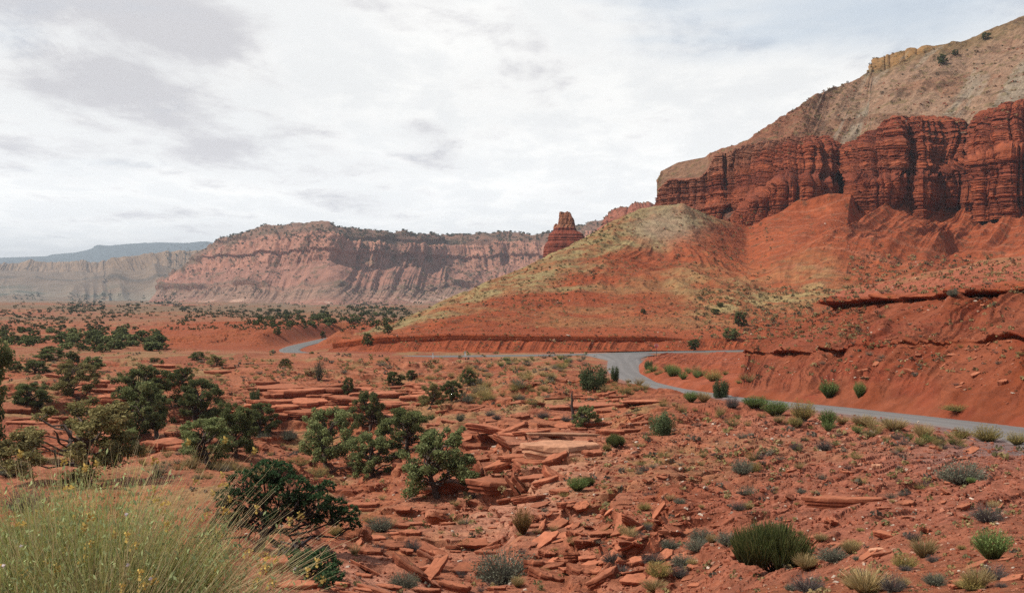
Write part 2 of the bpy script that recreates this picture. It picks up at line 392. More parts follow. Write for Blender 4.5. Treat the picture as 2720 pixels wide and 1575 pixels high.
def build_ground():
    uin = np.arange(-80, 2801, 2.6)
    ul = -80 - np.cumsum(np.geomspace(3, 120, 60)); ur = 2800 + np.cumsum(np.geomspace(3, 100, 60))
    u = np.concatenate([ul[::-1], uin, ur])
    d = np.concatenate([np.geomspace(0.8, 4.5, 40, endpoint=False), np.geomspace(4.5, 40, 480, endpoint=False),
                        np.geomspace(40, 130, 380, endpoint=False), np.geomspace(130, 160, 140, endpoint=False),
                        np.geomspace(160, 460, 330, endpoint=False), np.geomspace(460, 9000, 260)])
    U, D = np.meshgrid(u, d)
    x = (U - CU) / F * D; y = D
    ur_ = (U - 700) / 300.0
    wob = 1 + 0.045 * fbm(x * 0.035, y * 0.035 * 0.5 + 3, 0, 3) * sm(D, 60, 110) * (1 - sm(D, 185, 230))
    dl = np.log(D * wob)
    hcol = np.stack([np.interp(dl[:, 0] if False else np.log(d), TD, TH[:, k]) for k in range(len(UC))])  # unused fast path
    # bilinear lookup (ln d, u)
    kd = np.clip(np.searchsorted(TD, dl) - 1, 0, len(TD) - 2); fd = np.clip((dl - TD[kd]) / (TD[kd + 1] - TD[kd]), 0, 1)
    ku = np.clip(np.searchsorted(UC, U) - 1, 0, len(UC) - 2); fu = np.clip((U - UC[ku]) / (UC[ku + 1] - UC[ku]), 0, 1)
    fu = fu * fu * (3 - 2 * fu)
    h = (TH[kd, ku] * (1 - fd) + TH[kd + 1, ku] * fd) * (1 - fu) + (TH[kd, ku + 1] * (1 - fd) + TH[kd + 1, ku + 1] * fd) * fu
    z = -h
    # broad undulation
    nfar = 1 - 0.7 * sm(D, 180, 250)
    z = z + (0.75 * fbm(x * 0.045, y * 0.06, 1.0, 3) * sm(D, 18, 60) + 0.42 * fbm(x * 0.17, y * 0.2, 2.0, 3) * sm(D, 10, 30)) * nfar
    far = sm(D, 420, 700)
    z = z + far * 5.0 * fbm(x * 0.004, y * 0.004, 2.0, 4)
    # the wash and the bank across it
    ia, ib = np.searchsorted(d, [14, 170])
    wd, _w = line_dist(x[ia:ib], y[ia:ib], LW)
    wx = np.interp(y[ia:ib], LW[:, 1], LW[:, 0]); north = sm(x[ia:ib] - wx, -1.0, 3.0)
    mid = np.exp(-((U[ia:ib] - 1360) / 230) ** 2) * sm(D[ia:ib], 34, 44) * (1 - sm(D[ia:ib], 62, 80))
    zw = z[ia:ib]
    zw = zw - (1.5 + .5 * sm(D[ia:ib], 40, 60)) * np.exp(-(wd / (2.2 + 0.05 * D[ia:ib])) ** 2) + 1.8 * mid * sm(wd, 3.5, 7.5) * north
    z = z.copy(); z[ia:ib] = zw
    # horizontal rock ledges
    mreg = sm(D, 17, 30) * (1 - 0.7 * sm(U, 1650, 1950)) * (1 - sm(D, 200, 235)) + 0.8 * sm(D, 262, 300) * (1 - sm(D, 480, 600))
    nmk = fbm(x * 0.05, y * 0.04, 7.0, 3)
    mk = np.clip(mreg * (0.25 + 1.1 * sm(nmk, -0.3, 0.3)), 0, 1)
    step, step2 = 0.55, 1.7
    def terr(zz, st, k, ph):
        f = zz / st + ph
        i = np.floor(f); t = f - i
        tt = sm(t, 0.5 - k, 0.5 + k)
        return (i + tt - ph) * st, t, tt
    ph = 0.5 * fbm(x * 0.03, y * 0.03, 3.0, 3) + 0.16 * fbm(x * 0.5, y * 0.7, 5.0, 4)
    z1, t1, tt1 = terr(z, step, 0.10, ph)
    z2, t2, tt2 = terr(z, step2, 0.10, ph * 0.5 + 0.3)
    w2 = sm(fbm(x * 0.03, y * 0.03, 11.0, 2), -0.2, 0.3)
    zt = lerp(z1, z2, 0.35 + 0.4 * w2)
    z = lerp(z, zt, mk * 0.95)
    # thin broken plates of sandstone lying on one another
    plate_t = np.zeros(z.shape)
    for li, (sx, sy, th, thr) in enumerate(((0.055, 0.11, 0.55, 0.05), (0.10, 0.19, 0.36, 0.10), (0.17, 0.33, 0.24, 0.12), (0.34, 0.6, 0.14, 0.15))):
        nn = fbm(x * sx + 5.1 * li, y * sy, 20.0 + li, 4, 0.55) - thr
        e = 0.03 + 0.02 * li
        k = sm(nn, -e, e)
        z = z + (k - 0.5) * th * mk * (1 if li < 2 else .6)
        plate_t = plate_t + np.exp(-((nn - e * 0.7) / (e * 0.8)) ** 2) * th * mk
    # rubble
    rg = sm(D, 5, 14) * (1 - sm(D, 150, 300))
    z = z + rg * (0.055 * fbm(x * 1.3, y * 1.3, 2.0, 4, 0.6) + 0.03 * ridged(x * 0.9, y * 0.9, 6.0, 3))
    # diagonal runnels and tilted beds on the right-hand rubble slope
    rs = sm(U, 1560, 1800) * sm(D, 16, 26) * (1 - sm(D, 90, 130))
    q1 = (x * 0.75 + y * 0.66); q2 = (x * 0.66 - y * 0.75)
    z = z + rs * (0.16 * ridged(q2 * 0.30, q1 * 0.06, 2.0, 3) + 0.13 * sm(fbm(q2 * 0.8, q1 * 0.22, 6.0, 3), 0.05, 0.15) + 0.08 * sm(fbm(q2 * 2.2, q1 * 0.7, 8.0, 3), 0.15, 0.25))
    # overhanging lips: push the top of risers down-slope
    gy = np.gradient(z, axis=0) / np.gradient(y, axis=0)
    gx = np.gradient(z, axis=1) / np.gradient(x, axis=1)
    gl = np.hypot(gx, gy) + 0.3
    lip = np.exp(-((t1 - 0.60) / 0.07) ** 2) * 0.34 + np.exp(-((t2 - 0.60) / 0.06) ** 2) * 0.8
    lip = (lip + plate_t * 1.0) * mk * (1 - sm(D, 200, 260)) * (0.6 + 0.5 * fbm(x * 0.4, y * 0.4, 9.0, 2))
    x0, y0 = x, y
    # roads
    colr = np.zeros(z.shape)
    nearm = (D > 45) & (D < 520)
    rows = np.where((d > 40) & (d < 520))[0]; a, b = rows[0], rows[-1] + 1
    dn, zn = line_dist(x[a:b], y[a:b], LN); dc, zc_ = line_dist(x[a:b], y[a:b], LC)
    wn = 1 - sm(dn, W_NEAR / 2 + 0.5, W_NEAR / 2 + 5.5)
    wc = 1 - sm(dc, W_CROSS / 2 + 0.5, W_CROSS / 2 + 9)
    zz = z[a:b]; zz = lerp(zz, zc_ - 0.05, wc); zz = lerp(zz, zn - 0.05, wn * (1 - 0.5 * (dc < W_CROSS)))
    z = z.copy(); z[a:b] = zz
    roadm = np.zeros(z.shape); roadm[a:b] = np.maximum(wn, wc)
    lip = lip * (1 - roadm)
    x = x - gx / gl * lip; y = y - gy / gl * lip
    p = np.stack([x, y, z], -1)
    # colour (albedo)
    c = np.zeros(p.shape, np.float32) + SOIL
    n1 = fbm(x0 * 0.05, y0 * 0.05, 4.0, 4); n2 = fbm(x0 * 0.5, y0 * 0.5, 8.0, 4)
    c = cmix(c, (0.38, 0.155, 0.090), sm(n1, 0.0, 0.6) * 0.5)
    c = cmix(c, (0.24, 0.060, 0.032), sm(-n1, 0.0, 0.5) * 0.6)
    gp = fbm(x0 * 0.12, y0 * 0.09, 14.0, 5, 0.62)
    c = cmix(c, (0.27, 0.185, 0.085), sm(gp, 0.16, 0.36) * sm(D, 30, 60) * 0.7)       # paler pink dirt
    c = cmix(c, (0.20, 0.055, 0.030), sm(n2, 0.0, 0.6) * 0.65)
    lay = np.sin(z * 9 + n1 * 3)
    c = cmix(c, (0.40, 0.165, 0.098), mk * sm(lay, 0.2, 0.9) * 0.45)
    # smooth pale slickrock by the wash
    wash = np.exp(-(((U - 1500) / 260) ** 2 + ((D - 24) / 5) ** 2)) + np.exp(-(((U - 1000) / 330) ** 2 + ((D - 26) / 7) ** 2)) + np.exp(-(((U - 1350) / 220) ** 2 + ((D - 50) / 12) ** 2))
    c = cmix(c, (0.50, 0.235, 0.155), np.clip(wash, 0, 1) * 0.75)
    # right-hand slope, paler stony tone; grey gravel shoulder
    rsl = sm(U, 1700, 2100) * sm(D, 12, 22) * (1 - sm(D, 80, 120))
    c = cmix(c, (0.34, 0.125, 0.078), rsl * 0.7)
    gr = np.zeros(z.shape); gr[a:b] = (1 - sm(dn, W_NEAR / 2 + .3, W_NEAR / 2 + 2.4 + 1.5 * n2[a:b]))
    gr = np.clip(gr, 0, 1) * sm(U, 1500, 1800)
    gr2 = np.exp(-(((U - 2700) / 240) ** 2 + ((D - 50) / 9) ** 2)) * 0.9
    c = cmix(c, (0.20, 0.135, 0.125), np.clip(gr * 0.9 + gr2, 0, 1))
    # far flats: duller, with sage cover
    fs = sm(D, 170, 260) * sm(fbm(x0 * 0.02, y0 * 0.02, 5.0, 4), -0.2, 0.5)
    c = cmix(c, (0.22, 0.13, 0.065), fs * 0.30)
    fv = sm(D, 700, 2600)
    c = cmix(c, (0.25, 0.15, 0.10), fv * sm(fbm(x0 * .003, y0 * .002, 1.0, 4), -0.5, 0.3) * 0.7)
    c = cmix(c, (0.20, 0.19, 0.14), sm(D, 2000, 4500) * 0.6)
    c = cmix(c, (0.17, 0.12, 0.072), sm(D, 430, 700) * sm(fbm(x0 * .006, y0 * .004, 3.0, 4), -.6, .2) * .8)
    redm = sm(D, 270, 310) * (1 - sm(D, 430, 620)) * sm(U, 330, 480)
    c = cmix(c, RED, redm * 0.8)
    o = grid_mesh('ground', p, c, M_GROUND, smooth=False)
    tag(o, kind='structure')
build_ground()

def plain():
    me = bpy.data.meshes.new('desert_plain')
    n = 48; r = 30000
    vs_ = [(math.cos(2 * math.pi * i / n) * r, math.sin(2 * math.pi * i / n) * r, -120) for i in range(n)]
    me.from_pydata(vs_, [], [list(range(n))])
    ca = me.color_attributes.new('Col', 'FLOAT_COLOR', 'POINT')
    for d_ in ca.data: d_.color = (0.26, 0.13, 0.08, 1)
    me.materials.append(M_FAR)
    o = bpy.data.objects.new('desert_plain', me); COL.objects.link(o); tag(o, kind='structure')
    # ground behind and beside the viewpoint
plain()

# ------------------------------------------------------------------ roads
def asphalt(name, base):
    m = bpy.data.materials.new(name); m.use_nodes = True; nt = m.node_tree
    b = nt.nodes['Principled BSDF']
    tc = nd(nt, 'ShaderNodeUVMap'); tc.uv_map = 'UVMap'
    geo = nd(nt, 'ShaderNodeNewGeometry')
    n = nd(nt, 'ShaderNodeTexNoise'); n.inputs['Scale'].default_value = 25; n.inputs['Detail'].default_value = 6
    nt.links.new(geo.outputs['Position'], n.inputs['Vector'])
    n2 = nd(nt, 'ShaderNodeTexNoise'); n2.inputs['Scale'].default_value = 0.35; n2.inputs['Detail'].default_value = 5
    nt.links.new(geo.outputs['Position'], n2.inputs['Vector'])
    sep = nd(nt, 'ShaderNodeSeparateXYZ'); nt.links.new(tc.outputs[0], sep.inputs[0])
    a = sep.outputs[0]
    tr = None
    for c0 in (0.20, 0.38, 0.62, 0.80):
        g = mth(nt, 'EXPONENT', mth(nt, 'MULTIPLY', mth(nt, 'POWER', mth(nt, 'DIVIDE', mth(nt, 'SUBTRACT', a, c0), 0.045), 2.0), -1.0))
        tr = g if tr is None else mth(nt, 'ADD', tr, g)
    edge = ramp(nt, mth(nt, 'ABSOLUTE', mth(nt, 'SUBTRACT', a, 0.5)), 0.36, 0.5)
    c1 = mixc(nt, mth(nt, 'MULTIPLY', tr, 0.35), base, tuple(min(1, x * 1.5) for x in base))
    c2 = mixc(nt, mth(nt, 'MULTIPLY', edge, 0.45), c1, (0.20, 0.11, 0.085))
    f = mth(nt, 'ADD', 0.7, mth(nt, 'ADD', mth(nt, 'MULTIPLY', n.outputs[0], 0.3), mth(nt, 'MULTIPLY', n2.outputs[0], 0.3)))
    sc = nd(nt, 'ShaderNodeVectorMath', operation='SCALE'); nt.links.new(c2, sc.inputs[0]); nt.links.new(f, sc.inputs['Scale'])
    nt.links.new(sc.outputs[0], b.inputs['Base Color']); b.inputs['Roughness'].default_value = 0.85; b.inputs['Specular IOR Level'].default_value = 0.3
    return m
def flat_mat(name, c, rough=0.8):
    m = bpy.data.materials.new(name); m.use_nodes = True; nt = m.node_tree; b = nt.nodes['Principled BSDF']
    n = nd(nt, 'ShaderNodeTexNoise'); n.inputs['Scale'].default_value = 6; n.inputs['Detail'].default_value = 5
    col = mixc(nt, n.outputs[0], tuple(x * 0.8 for x in c), tuple(min(1, x * 1.15) for x in c))
    nt.links.new(col, b.inputs['Base Color']); b.inputs['Roughness'].default_value = rough
    return m
M_ASPH = asphalt('asphalt', (0.125, 0.116, 0.112)); M_ASPH2 = asphalt('asphalt_weathered', (0.105, 0.102, 0.098))
M_WHITE = flat_mat('white_paint', (0.7, 0.7, 0.66)); M_YEL = flat_mat('yellow_paint', (0.55, 0.36, 0.08))
def ribbon(name, L, w, mat, off=0.0, dz=0.0, nw=10, rag=0.0, t0=0.0, t1=1.0):
    n = len(L); L = L[int(n * t0):int(n * t1)]
    tdir = np.gradient(L[:, :2], axis=0); tdir /= np.linalg.norm(tdir, axis=1, keepdims=True)
    nrm = np.stack([-tdir[:, 1], tdir[:, 0]], -1)
    a = np.linspace(-0.5, 0.5, nw + 1) if nw < 3 else np.concatenate([[-0.5], np.linspace(-0.47, 0.47, nw - 1), [0.5]])
    wv = w * (1 + rag * np.stack([vn(L[:, 0] * 0.35, L[:, 1] * 0.35, 1.0 + 5 * s) for s in (0, 1)], -1))
    ww = np.where(a[None] < 0, wv[:, :1], wv[:, 1:])
    p = np.zeros((len(L), nw + 1, 3))
    p[..., 0] = L[:, 0, None] + nrm[:, 0, None] * (a * ww + off); p[..., 1] = L[:, 1, None] + nrm[:, 1, None] * (a * ww + off)
    p[..., 2] = L[:, 2, None] + dz + (0.10 * (0.25 - a * a) - 0.17 * (np.abs(a) > 0.49)) * (w > 2)
    o = grid_mesh(name, p[:, ::-1], None, mat, smooth=True, do_splat=w > 2)
    me = o.data; uvl = me.uv_layers.new(name='UVMap')
    vi = np.zeros(len(me.loops), np.int32); me.loops.foreach_get('vertex_index', vi)
    j = vi % (nw + 1); i = vi // (nw + 1)
    uvl.data.foreach_set('uv', np.stack([j / nw, i * 0.1], -1).astype(np.float32).ravel())
    tag(o, kind='structure'); return o
ribbon('road', LN, W_NEAR, M_ASPH, dz=0.03, rag=0.05)
ribbon('highway', LC, W_CROSS, M_ASPH2, dz=0.045, rag=0.02)
def junction():
    rows = [(985, 1654, 1700, 13.2), (970, 1636, 1692, 13.93), (960, 1620, 1690, 14.2), (952, 1600, 1695, 14.45), (947, 1582, 1708, 14.6), (943, 1562, 1718, 14.75), (939.5, 1535, 1748, 14.85)]
    V = []
    for f in np.linspace(0, 6, 25):
        v, a, b, h = [float(np.interp(f, range(7), [r[i] for r in rows])) for i in range(4)]
        d = F * h / (v - CV); V.append([P(a + (b - a) * k / 8, v, d) for k in range(9)])
    p = np.array(V); p[..., 2] += .06; p[:, 0, 2] -= .3; p[:, -1, 2] -= .3; p[-1, :, 2] -= .15
    o = grid_mesh('road_junction', p, None, M_ASPH, smooth=True); me = o.data; uvl = me.uv_layers.new(name='UVMap')
    vi = np.zeros(len(me.loops), np.int32); me.loops.foreach_get('vertex_index', vi)
    uvl.data.foreach_set('uv', np.stack([.1 + .8 * (vi % 9) / 8, (vi // 9) * .5], -1).astype(np.float32).ravel()); tag(o, kind='structure')
junction()
ribbon('road_marking', LC, 0.16, M_WHITE, off=2.6, dz=0.06, nw=1, t0=0.86, t1=1)
ribbon('road_marking', LC, 0.16, M_WHITE, off=-2.6, dz=0.06, nw=1, t0=0.86, t1=1)
ribbon('road_marking', LC, 0.22, M_YEL, off=0, dz=0.078, nw=1, t0=0.86, t1=1)

# ------------------------------------------------------------------ banks beside the road
def build_bank_low():
    keys = [
     [(1752, 948, 236), (1702, 962, 205), (1706, 985, 168), (1752, 1004, 144), (1850, 1020, 127), (1965, 1034, 115), (2100, 1050, 107)],
     [(1762, 944, 240), (1722, 948, 222), (1740, 958, 190), (1800, 968, 165), (1880, 972, 150), (1990, 972, 140), (2110, 985, 130)],
     [(1782, 940, 247), (1775, 940, 243), (1800, 940, 238), (1850, 940, 228), (1910, 940, 215), (2010, 938, 200), (2110, 940, 190)],
     [(1792, 942, 254), (1790, 942, 254), (1820, 942, 254), (1870, 942, 254), (1930, 942, 250), (2020, 942, 240), (2120, 942, 235)],
     [(1802, 955, 257), (1802, 955, 257), (1830, 955, 257), (1880, 955, 257), (1940, 955, 256), (2030, 955, 250), (2130, 955, 250)]]
    p, s, t, q = loft(keys, px=2.2, rowpx=1.8, bs=12)
    p, s, t, q = skirt(p, s, t, q)
    n = grid_normals(p); n = facing(n, p)
    x, y, z = p[..., 0], p[..., 1], p[..., 2]
    env = sm(t, 0.05, 0.5) * (1 - sm(t, 2.0, 2.8))
    dsp = 0.35 * fbm(x * 0.3, y * 0.15, z * 0.4, 4) + 0.35 * ridged(s * 0.25 + z * 0.3, z * 0.05, 1.0, 3)
    p = p + n * (dsp * env)[..., None]
    c = np.zeros(p.shape, np.float32) + RED
    c = cmix(c, (0.33, 0.10, 0.055), sm(fbm(x * 0.3, y * 0.3, 3.0, 3), -.2, .5) * 0.6)
    tag(grid_mesh('road_bank', p, c, M_BANK), kind='structure')
build_bank_low()

def build_bank():
    K = {
     'foot': [(2050, 1037, 150), (1962, 1033, 114), (2100, 1049, 104), (2267, 1067, 93.5), (2483, 1087, 80.5), (2720, 1108, 68.5), (3600, 1230, 46)],
     'f2':   [(2060, 1010, 160), (1974, 1000, 128), (2110, 1012, 110), (2275, 1025, 98), (2483, 1035, 85), (2720, 1040, 74), (3600, 1120, 50)],
     'lb':   [(2100, 960, 200), (1980, 952, 158), (2120, 950, 128), (2267, 944, 112), (2483, 932, 97), (2720, 917, 84), (3600, 905, 60)],
     'lt':   [(2100, 940, 205), (1985, 937, 160), (2120, 934, 129), (2267, 928, 113), (2483, 914, 98), (2720, 900, 85), (3600, 880, 61)],
     'm':    [(2200, 900, 215), (2060, 893, 170), (2180, 883, 148), (2300, 868, 132), (2483, 856, 116), (2720, 836, 102), (3600, 800, 74)],
     'ub':   [(2280, 840, 225), (2187, 840, 172), (2260, 823, 161), (2350, 812, 147), (2500, 800, 129), (2720, 790, 113), (3600, 760, 84)],
     'ut':   [(2280, 810, 230), (2189, 802, 173), (2260, 799, 162), (2350, 794, 148), (2500, 784, 130), (2720, 772, 114), (3600, 735, 85)],
     'c':    [(2400, 775, 260), (2235, 772, 215), (2330, 749, 205), (2430, 730, 195), (2560, 705, 185), (2720, 682, 175), (3600, 600, 150)],
     'b':    [(2400, 860, 330), (2300, 860, 300), (2400, 860, 290), (2500, 850, 280), (2600, 830, 270), (2760, 810, 260), (3600, 760, 240)],
    }
    keys = [K[k] for k in ('foot', 'f2', 'lb', 'lt', 'm', 'ub', 'ut', 'c', 'b')]
    p, s, t, q = loft(keys, px=2.2, rowpx=1.5, bs=14, bt=1, minrows=8)
    p, s, t, q = skirt(p, s, t, q)
    n = grid_normals(blur(blur(p, 0, 4), 1, 8)); n = facing(n, p)
    x, y, z = p[..., 0], p[..., 1], p[..., 2]
    face = sm(t, 0.05, 0.6) * (1 - sm(t, 4.9, 5.3))
    # runnels sloping down to the left: shear along slope
    qq = s - 2.3 * z + 2.2 * fbm(x * .10, y * .08, z * .12, 3); ga = .25 + 1.0 * sm(fbm(s * .09, z * .16, 3., 3), -.35, .45)
    rl = ridged(qq * 0.42, z * 0.05, 5.0, 3, .6)
    dsp = face * ga * (0.7 * ridged(qq * 0.13, z * 0.045, 1.0, 4, 0.6) + 0.6 * rl + 0.2 * fbm(x * 0.5, y * 0.3, z * 0.6, 4))
    # beds: hard ledges, undercut
    nb = fbm(x * 0.18, y * 0.12, 3.0, 3)
    led1 = np.exp(-((t - (2.95 + 0.12 * nb)) / 0.16) ** 2) * (0.55 + 0.9 * sm(nb, -0.3, 0.3))
    und1 = np.exp(-((t - (2.55 + 0.10 * nb)) / 0.20) ** 2) * (0.35 + 0.5 * sm(nb, -0.2, 0.3))
    led2 = np.exp(-((t - (5.95 + 0.08 * nb)) / 0.14) ** 2) * (0.9 + 0.6 * nb)
    und2 = np.exp(-((t - (5.50 + 0.10 * nb)) / 0.20) ** 2) * (1.2 + 0.6 * nb)
    led1 *= sm(nb, -.9, -.1) * .6; und1 *= sm(nb, -.9, -.1) * .6
    nh = n * np.array([1, 1, 0.1]); nh /= np.linalg.norm(nh, axis=2, keepdims=True)
    brk = .75 + .5 * fbm(x * 0.7, y * 0.5, 4.0, 3)
    p = p + nh * ((led1 * 1.3 - und1 * 1.2 + led2 * 1.5 - und2 * 1.5) * brk)[..., None]
    dsp = dsp + 0.5 * sm(t, 6.0, 6.3) * fbm(x * 0.12, y * 0.08, 2.0, 4)
    dsp = dsp + .10 * fbm(x * 2.2, y * 1.6, z * 2.5, 3) + .22 * ridged(qq * 0.85, z * 0.05, 8.0, 2) * face * ga
    p = p + n * dsp[..., None]
    c = np.zeros(p.shape, np.float32) + RED
    c = cmix(c, (0.39, 0.125, 0.065), sm(ridged(qq * 0.17, z * 0.045, 1.0, 4, 0.6), -0.1, 0.6) * 0.5)
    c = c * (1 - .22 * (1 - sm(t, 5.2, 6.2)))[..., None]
    c = cmix(c, (0.14, 0.030, 0.016), sm(-rl, -.15, .35) * .40 * face * ga)  # runnel grooves darkened in the colour, standing in for shade
    c = cmix(c, (0.34, 0.11, 0.065), sm(t, 6.0, 6.3) * 0.7)
    c = cmix(c, (0.22, 0.042, 0.02), sm(fbm(x * 0.25, y * 0.25, z * 0.5, 3), 0.1, 0.6) * 0.5)
    c = cmix(c, (0.26, 0.19, 0.08), sm(t, 6.2, 7.0) * sm(fbm(x * 0.15, y * 0.1, 6.0, 4), 0.15, 0.5) * 0.45)
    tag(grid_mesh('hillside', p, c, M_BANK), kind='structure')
build_bank()

# ------------------------------------------------------------------ red talus hill and badlands under the cliff
def build_badlands():
    # columns: u ~ 850 .. 3400 ; keylines from base (front) to the cliff foot (back)
    base  = [(860, 945, 275), (1000, 938, 272), (1190, 938, 270), (1440, 936, 272), (1700, 932, 276), (1860, 931, 280), (1985, 929, 282), (2120, 925, 300), (2270, 915, 310), (2410, 905, 320), (2530, 900, 330), (2720, 890, 330), (3500, 880, 300)]
    ledb  = [(880, 925, 290), (1000, 912, 285), (1190, 902, 283), (1440, 905, 284), (1700, 906, 287), (1860, 906, 291), (1985, 904, 294), (2120, 900, 310), (2270, 890, 320), (2410, 880, 330), (2530, 875, 340), (2720, 865, 340), (3500, 850, 310)]
    ledt  = [(885, 918, 291), (1000, 902, 286), (1190, 895, 284), (1440, 899, 285), (1700, 900, 288), (1860, 900, 292), (1985, 898, 295), (2120, 893, 311), (2270, 884, 321), (2410, 874, 331), (2530, 868, 341), (2720, 858, 341), (3500, 840, 311)]
    ben   = [(900, 900, 320), (1010, 890, 320), (1190, 862, 325), (1440, 852, 335), (1700, 846, 350), (1860, 850, 355), (1985, 850, 360), (2120, 840, 380), (2270, 800, 400), (2410, 790, 410), (2530, 790, 410), (2720, 780, 410), (3500, 770, 380)]
    mid1  = [(930, 893, 340), (1010, 883, 345), (1190, 835, 370), (1420, 790, 400), (1690, 790, 410), (1850, 800, 410), (1985, 805, 425), (2120, 780, 450), (2270, 745, 470), (2410, 740, 470), (2530, 745, 470), (2720, 735, 470), (3500, 720, 440)]
    mid2  = [(950, 889, 360), (1030, 868, 380), (1200, 805, 420), (1420, 742, 465), (1660, 710, 500), (1850, 735, 500), (1985, 755, 510), (2120, 722, 530), (2270, 700, 540), (2410, 690, 545), (2530, 690, 550), (2720, 665, 550), (3500, 650, 520)]
    mid3  = [(970, 887, 375), (1050, 858, 410), (1210, 788, 455), (1430, 712, 510), (1670, 630, 560), (1850, 645, 570), (1985, 690, 590), (2120, 650, 610), (2270, 645, 610), (2410, 625, 615), (2530, 630, 620), (2720, 600, 620), (3500, 580, 590)]
    crest = [(985, 886, 385), (1070, 849, 430), (1230, 778, 480), (1440, 690, 545), (1700, 553, 605), (1812, 541, 615), (1985, 618, 690), (2120, 580, 700), (2265, 595, 690), (2409, 558, 700), (2530, 575, 690), (2680, 545, 690), (3500, 520, 660)]
    back  = [(1000, 886, 395), (1090, 850, 450), (1250, 782, 510), (1460, 700, 590), (1720, 575, 680), (1830, 575, 720), (1990, 600, 740), (2180, 520, 745), (2275, 560, 735), (2409, 520, 745), (2540, 530, 735), (2680, 515, 735), (3500, 490, 720)]
    back2 = [(1000, 960, 430), (1120, 900, 560), (1290, 850, 640), (1500, 800, 720), (1760, 680, 800), (1850, 640, 800), (1995, 590, 800), (2180, 500, 800), (2285, 530, 800), (2409, 480, 800), (2540, 500, 800), (2680, 490, 800), (3500, 470, 790)]
    keys = [base, ledb, ledt, ben, mid1, mid2, mid3, crest, back, back2]
    p, s, t, q = loft(keys, px=2.4, rowpx=2.0, bs=22, bt=2, minrows=6)
    nsm = grid_normals(blur(blur(p, 0, 10), 1, 20)); nsm = facing(nsm, p)
    u, v = uv_of(p)
    x, y, z = p[..., 0], p[..., 1], p[..., 2]
    slope = sm(t, 3.0, 3.8) * (1 - .8 * (1 - sm(t, 4.2, 5.4)) * sm(u, 1820, 1900)) * (1 - 0.75 * sm(t, 6.6, 7.05) * (1 - sm(u, 1950, 2050)))
    sc = s
    wrp = 5 * fbm(s * 0.015, t * 0.2, 2.0, 2)
    # big gullies fan down slope
    shear = np.interp(u, [1350, 1600, 1900, 2050, 2250], [0, .9, .7, 0, -.75]) * (z + 15)
    gq = sc + wrp + shear
    ga = 0.35 + 0.9 * sm(fbm(s * 0.012, t * 0.6, 5.0, 2), -0.3, 0.4)
    g1 = ridged(gq / 44.0, t * 0.28, 1.0, 1)
    g2 = ridged(gq / 17.0, t * 0.50, 4.0, 3, 0.6)
    g3 = ridged(gq / 5.0, t * 0.9, 9.0, 2)
    spur = sm(u, 1560, 1750) * sm(t, 3.4, 4.4)
    bg = sm(u, 1950, 2100)
    dsp = slope * ga * (5.0 * g1 * (0.3 + 0.7 * spur) * (1 + 1.0 * bg) + 4.2 * g2 * (0.15 + 0.85 * spur) * (1 + .3 * bg) + 0.9 * g3 * spur)
    xp, yp, zp = P(1790, 540, 625)
    ang = np.arctan2(x - xp, -(y - yp)) + .05 * fbm(x * .015, y * .015, 5., 2); rad = np.hypot(x - xp, y - yp)
    wl = 1 - sm(u, 1960, 2060)
    dsp = dsp * (1 - wl) * (1 - .75 * np.exp(-((u - 2035) / 80) ** 2) * sm(v, 640, 690))
    rw = wl * sm(u, 1480, 1620) * (1 - sm(t, 5.5, 6.3)) * sm(rad, 25, 90) * sm(ang, -.95, -.6) * (1 - sm(rad, 190, 260)) * sm(t, 3.0, 4.0)
    r1 = ridged(ang * 4.2, rad * .004, 3., 1); r2 = ridged(ang * 7.5, rad * .010, 7., 3, .6)
    dsp = dsp + rw * (3.4 * r1 + 3.0 * r2) + wl * slope * .5 * g2
    # soft bedding steps in the badlands
    bed = np.sin(z * 2 * math.pi / 3.1 + 1.5 * fbm(x * 0.02, y * 0.02, 4.0, 2))
    dsp = dsp + slope * spur * 0.05 * np.sign(bed) * np.abs(bed) ** 0.5
    # benches near the road: ledge + rills
    nb = fbm(x * 0.05, y * 0.05, 2.0, 3)
    brk = sm(fbm(x * 0.035, y * 0.02, 8.0, 3), -0.35, 0.15)
    dsp = dsp + np.exp(-((t - 1.95) / 0.22) ** 2) * 0.9 * brk - np.exp(-((t - 1.35) / 0.30) ** 2) * 1.1 * brk
    dsp = dsp + sm(t, 0.0, 0.3) * (1 - sm(t, 0.8, 1.2)) * 0.6 * ridged(sc * 0.20 - z * 0.35, z * 0.02, 3.0, 3)
    dsp = dsp + 0.8 * fbm(x * 0.05, y * 0.05, z * 0.05, 4) * sm(t, 2.0, 2.6)
    dsp = dsp + sm(t, 2.0, 2.6) * (.5 * fbm(x * .25, y * .2, z * .3, 4, .6) + .9 * fbm(x * .08, y * .08, z * .1, 3))
    p = p + nsm * dsp[..., None]
    # colours
    c = np.zeros(p.shape, np.float32) + np.array((0.295, 0.070, 0.026), np.float32)
    n1 = fbm(x * 0.02, y * 0.02, z * 0.03, 4)
    c = cmix(c, (0.36, 0.095, 0.038), sm(n1, 0.0, 0.6) * 0.7)
    c = cmix(c, (0.24, 0.047, 0.018), sm(-g2, 0.1, 0.9) * 0.5 * slope)  # painted shade: gully bottoms get a darker colour
    c = cmix(c, (0.20, 0.042, 0.018), rw * sm(-r2, -.1, .5) * .5)  # shade lines painted into the radial gullies, which the sun leaves flat
    c = cmix(c, (0.40, 0.15, 0.085), sm(np.sin(z * 1.3 + n1 * 2), 0.86, 0.98) * 0.5 * spur * sm(u, 1980, 2080))
    # khaki grass cover over the left hill (crest flank) and in the hollow
    gn = fbm(x * 0.035, y * 0.035, z * 0.05, 5, 0.6); gf = fbm(x * 0.25, y * 0.25, z * 0.25, 3)
